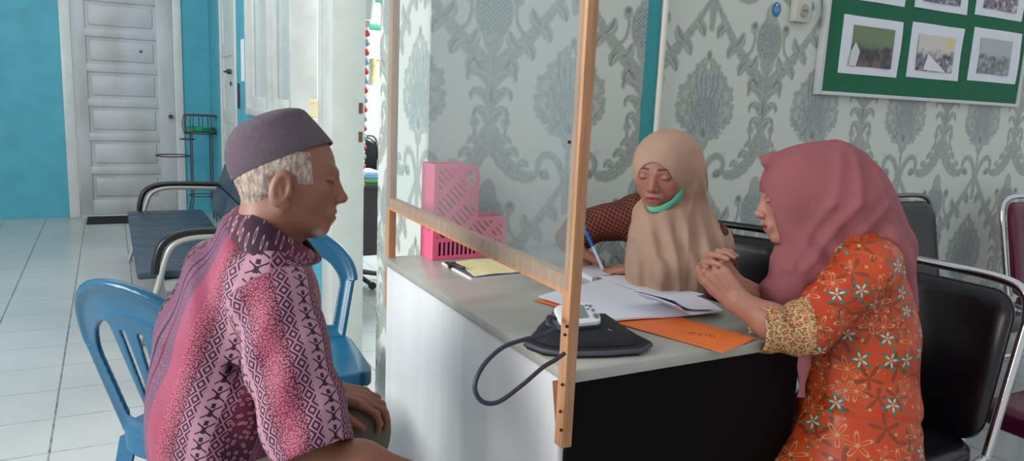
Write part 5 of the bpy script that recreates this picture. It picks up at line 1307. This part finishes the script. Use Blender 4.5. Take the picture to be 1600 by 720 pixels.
def ohj(P):
    q = oloc(P); d = smin(union(P, ohood, .035), union(P, [('c', W(1232, 262, 1.61), W(1198, 252, 1.60), .034, .009), ('c', W(1198, 252, 1.60), W(1187, 243, 1.60), .009, .0015)], .004), .012); d = smin(d, ell_(q, (-6, 0, 22), (94, 82, 92))*.00095, .02); d = smin(d, ell_(q, (26, 0, -30), (58, 65, 73))*.00095, .02); e = union(P, odp, .025)
    o3_ = P-W(1300, 300, 1.6); uu_ = o3_@RT; vv2 = o3_@UP
    e = e+np.clip(-(vv2)*.04+.001, 0, .0035)*np.sin(uu_*95+vv2*60)
    d = smin(d, e, .03)
    # long folds sweeping from the crown to the chest
    for (x0, x1, x2, amp) in ((1345, 1338, 1262, .008), (1320, 1300, 1240, .006), (1372, 1392, 1300, .006)):
        for (A, B) in (((x0, 240), (x1, 320)), ((x1, 320), (x2, 420))):
            pa = W(A[0], A[1], 1.52); pb = W(B[0], B[1], 1.53); pa2, pb2 = (pa-W(A[0]+0, A[1], 1.0)), 0
            g = np.abs(cap_(np.stack([o3_@RT, o3_@UP], 1), [(pa-W(1300, 300, 1.6))@RT, (pa-W(1300, 300, 1.6))@UP], [(pb-W(1300, 300, 1.6))@RT, (pb-W(1300, 300, 1.6))@UP], 0, 0))
            d = d-amp*np.exp(-(g/.011)**2)*.8*(o3_@FW < .0)
    d = smin(d, union(P, oback, .015), .02)
    # remove the band over the shoulder so the dress shows
    line = 55+(q[:, 2]+90)*.235
    cut = np.maximum.reduce([line-q[:, 0], np.abs(q[:, 1])-66, -100-q[:, 2], q[:, 2]-70])*.00095
    d = smax(d, -cut, .004)
    return d
lo, hi = bounds([W(1170, 205, 1.5), W(1445, 205, 1.7), W(1170, 490, 1.5), W(1445, 500, 1.8), W(1445, 300, 1.5), W(1300, 220, 1.85)], .06)
V, Q = surfnet(ohj, lo, hi, .0036, .014); mesh_np('headscarf', V, Q, M_mau, ow)
a = MB(); rings = []
for t in np.linspace(0, 1, 8):
    c = W(1258-6*t, 548+72*t, 1.50+.02*t); wd = .010+.004*math.sin(t*6); rings.append([c+RT*wd*math.cos(k)+FW*.004*math.sin(k) for k in np.linspace(0, 2*PI, 11)[:-1]])
a.loft(rings); a.build('scarf_end', M_mau, ow)
# ------------------------------------------------------------------ put every grouping Empty at the base of its thing
bpy.context.view_layer.update()
def _desc(o):
    for c in o.children:
        yield c; yield from _desc(c)
for o in list(scene.objects):
    if o.type == 'EMPTY' and o.parent is None and o.location.length < 1e-9 and o.children:
        P = [c.matrix_world @ Vector(b) for c in _desc(o) if c.type == 'MESH' for b in c.bound_box]
        lo = [min(p[i] for p in P) for i in range(3)]; hi = [max(p[i] for p in P) for i in range(3)]
        rebase(o, ((lo[0]+hi[0])/2, (lo[1]+hi[1])/2, lo[2]))
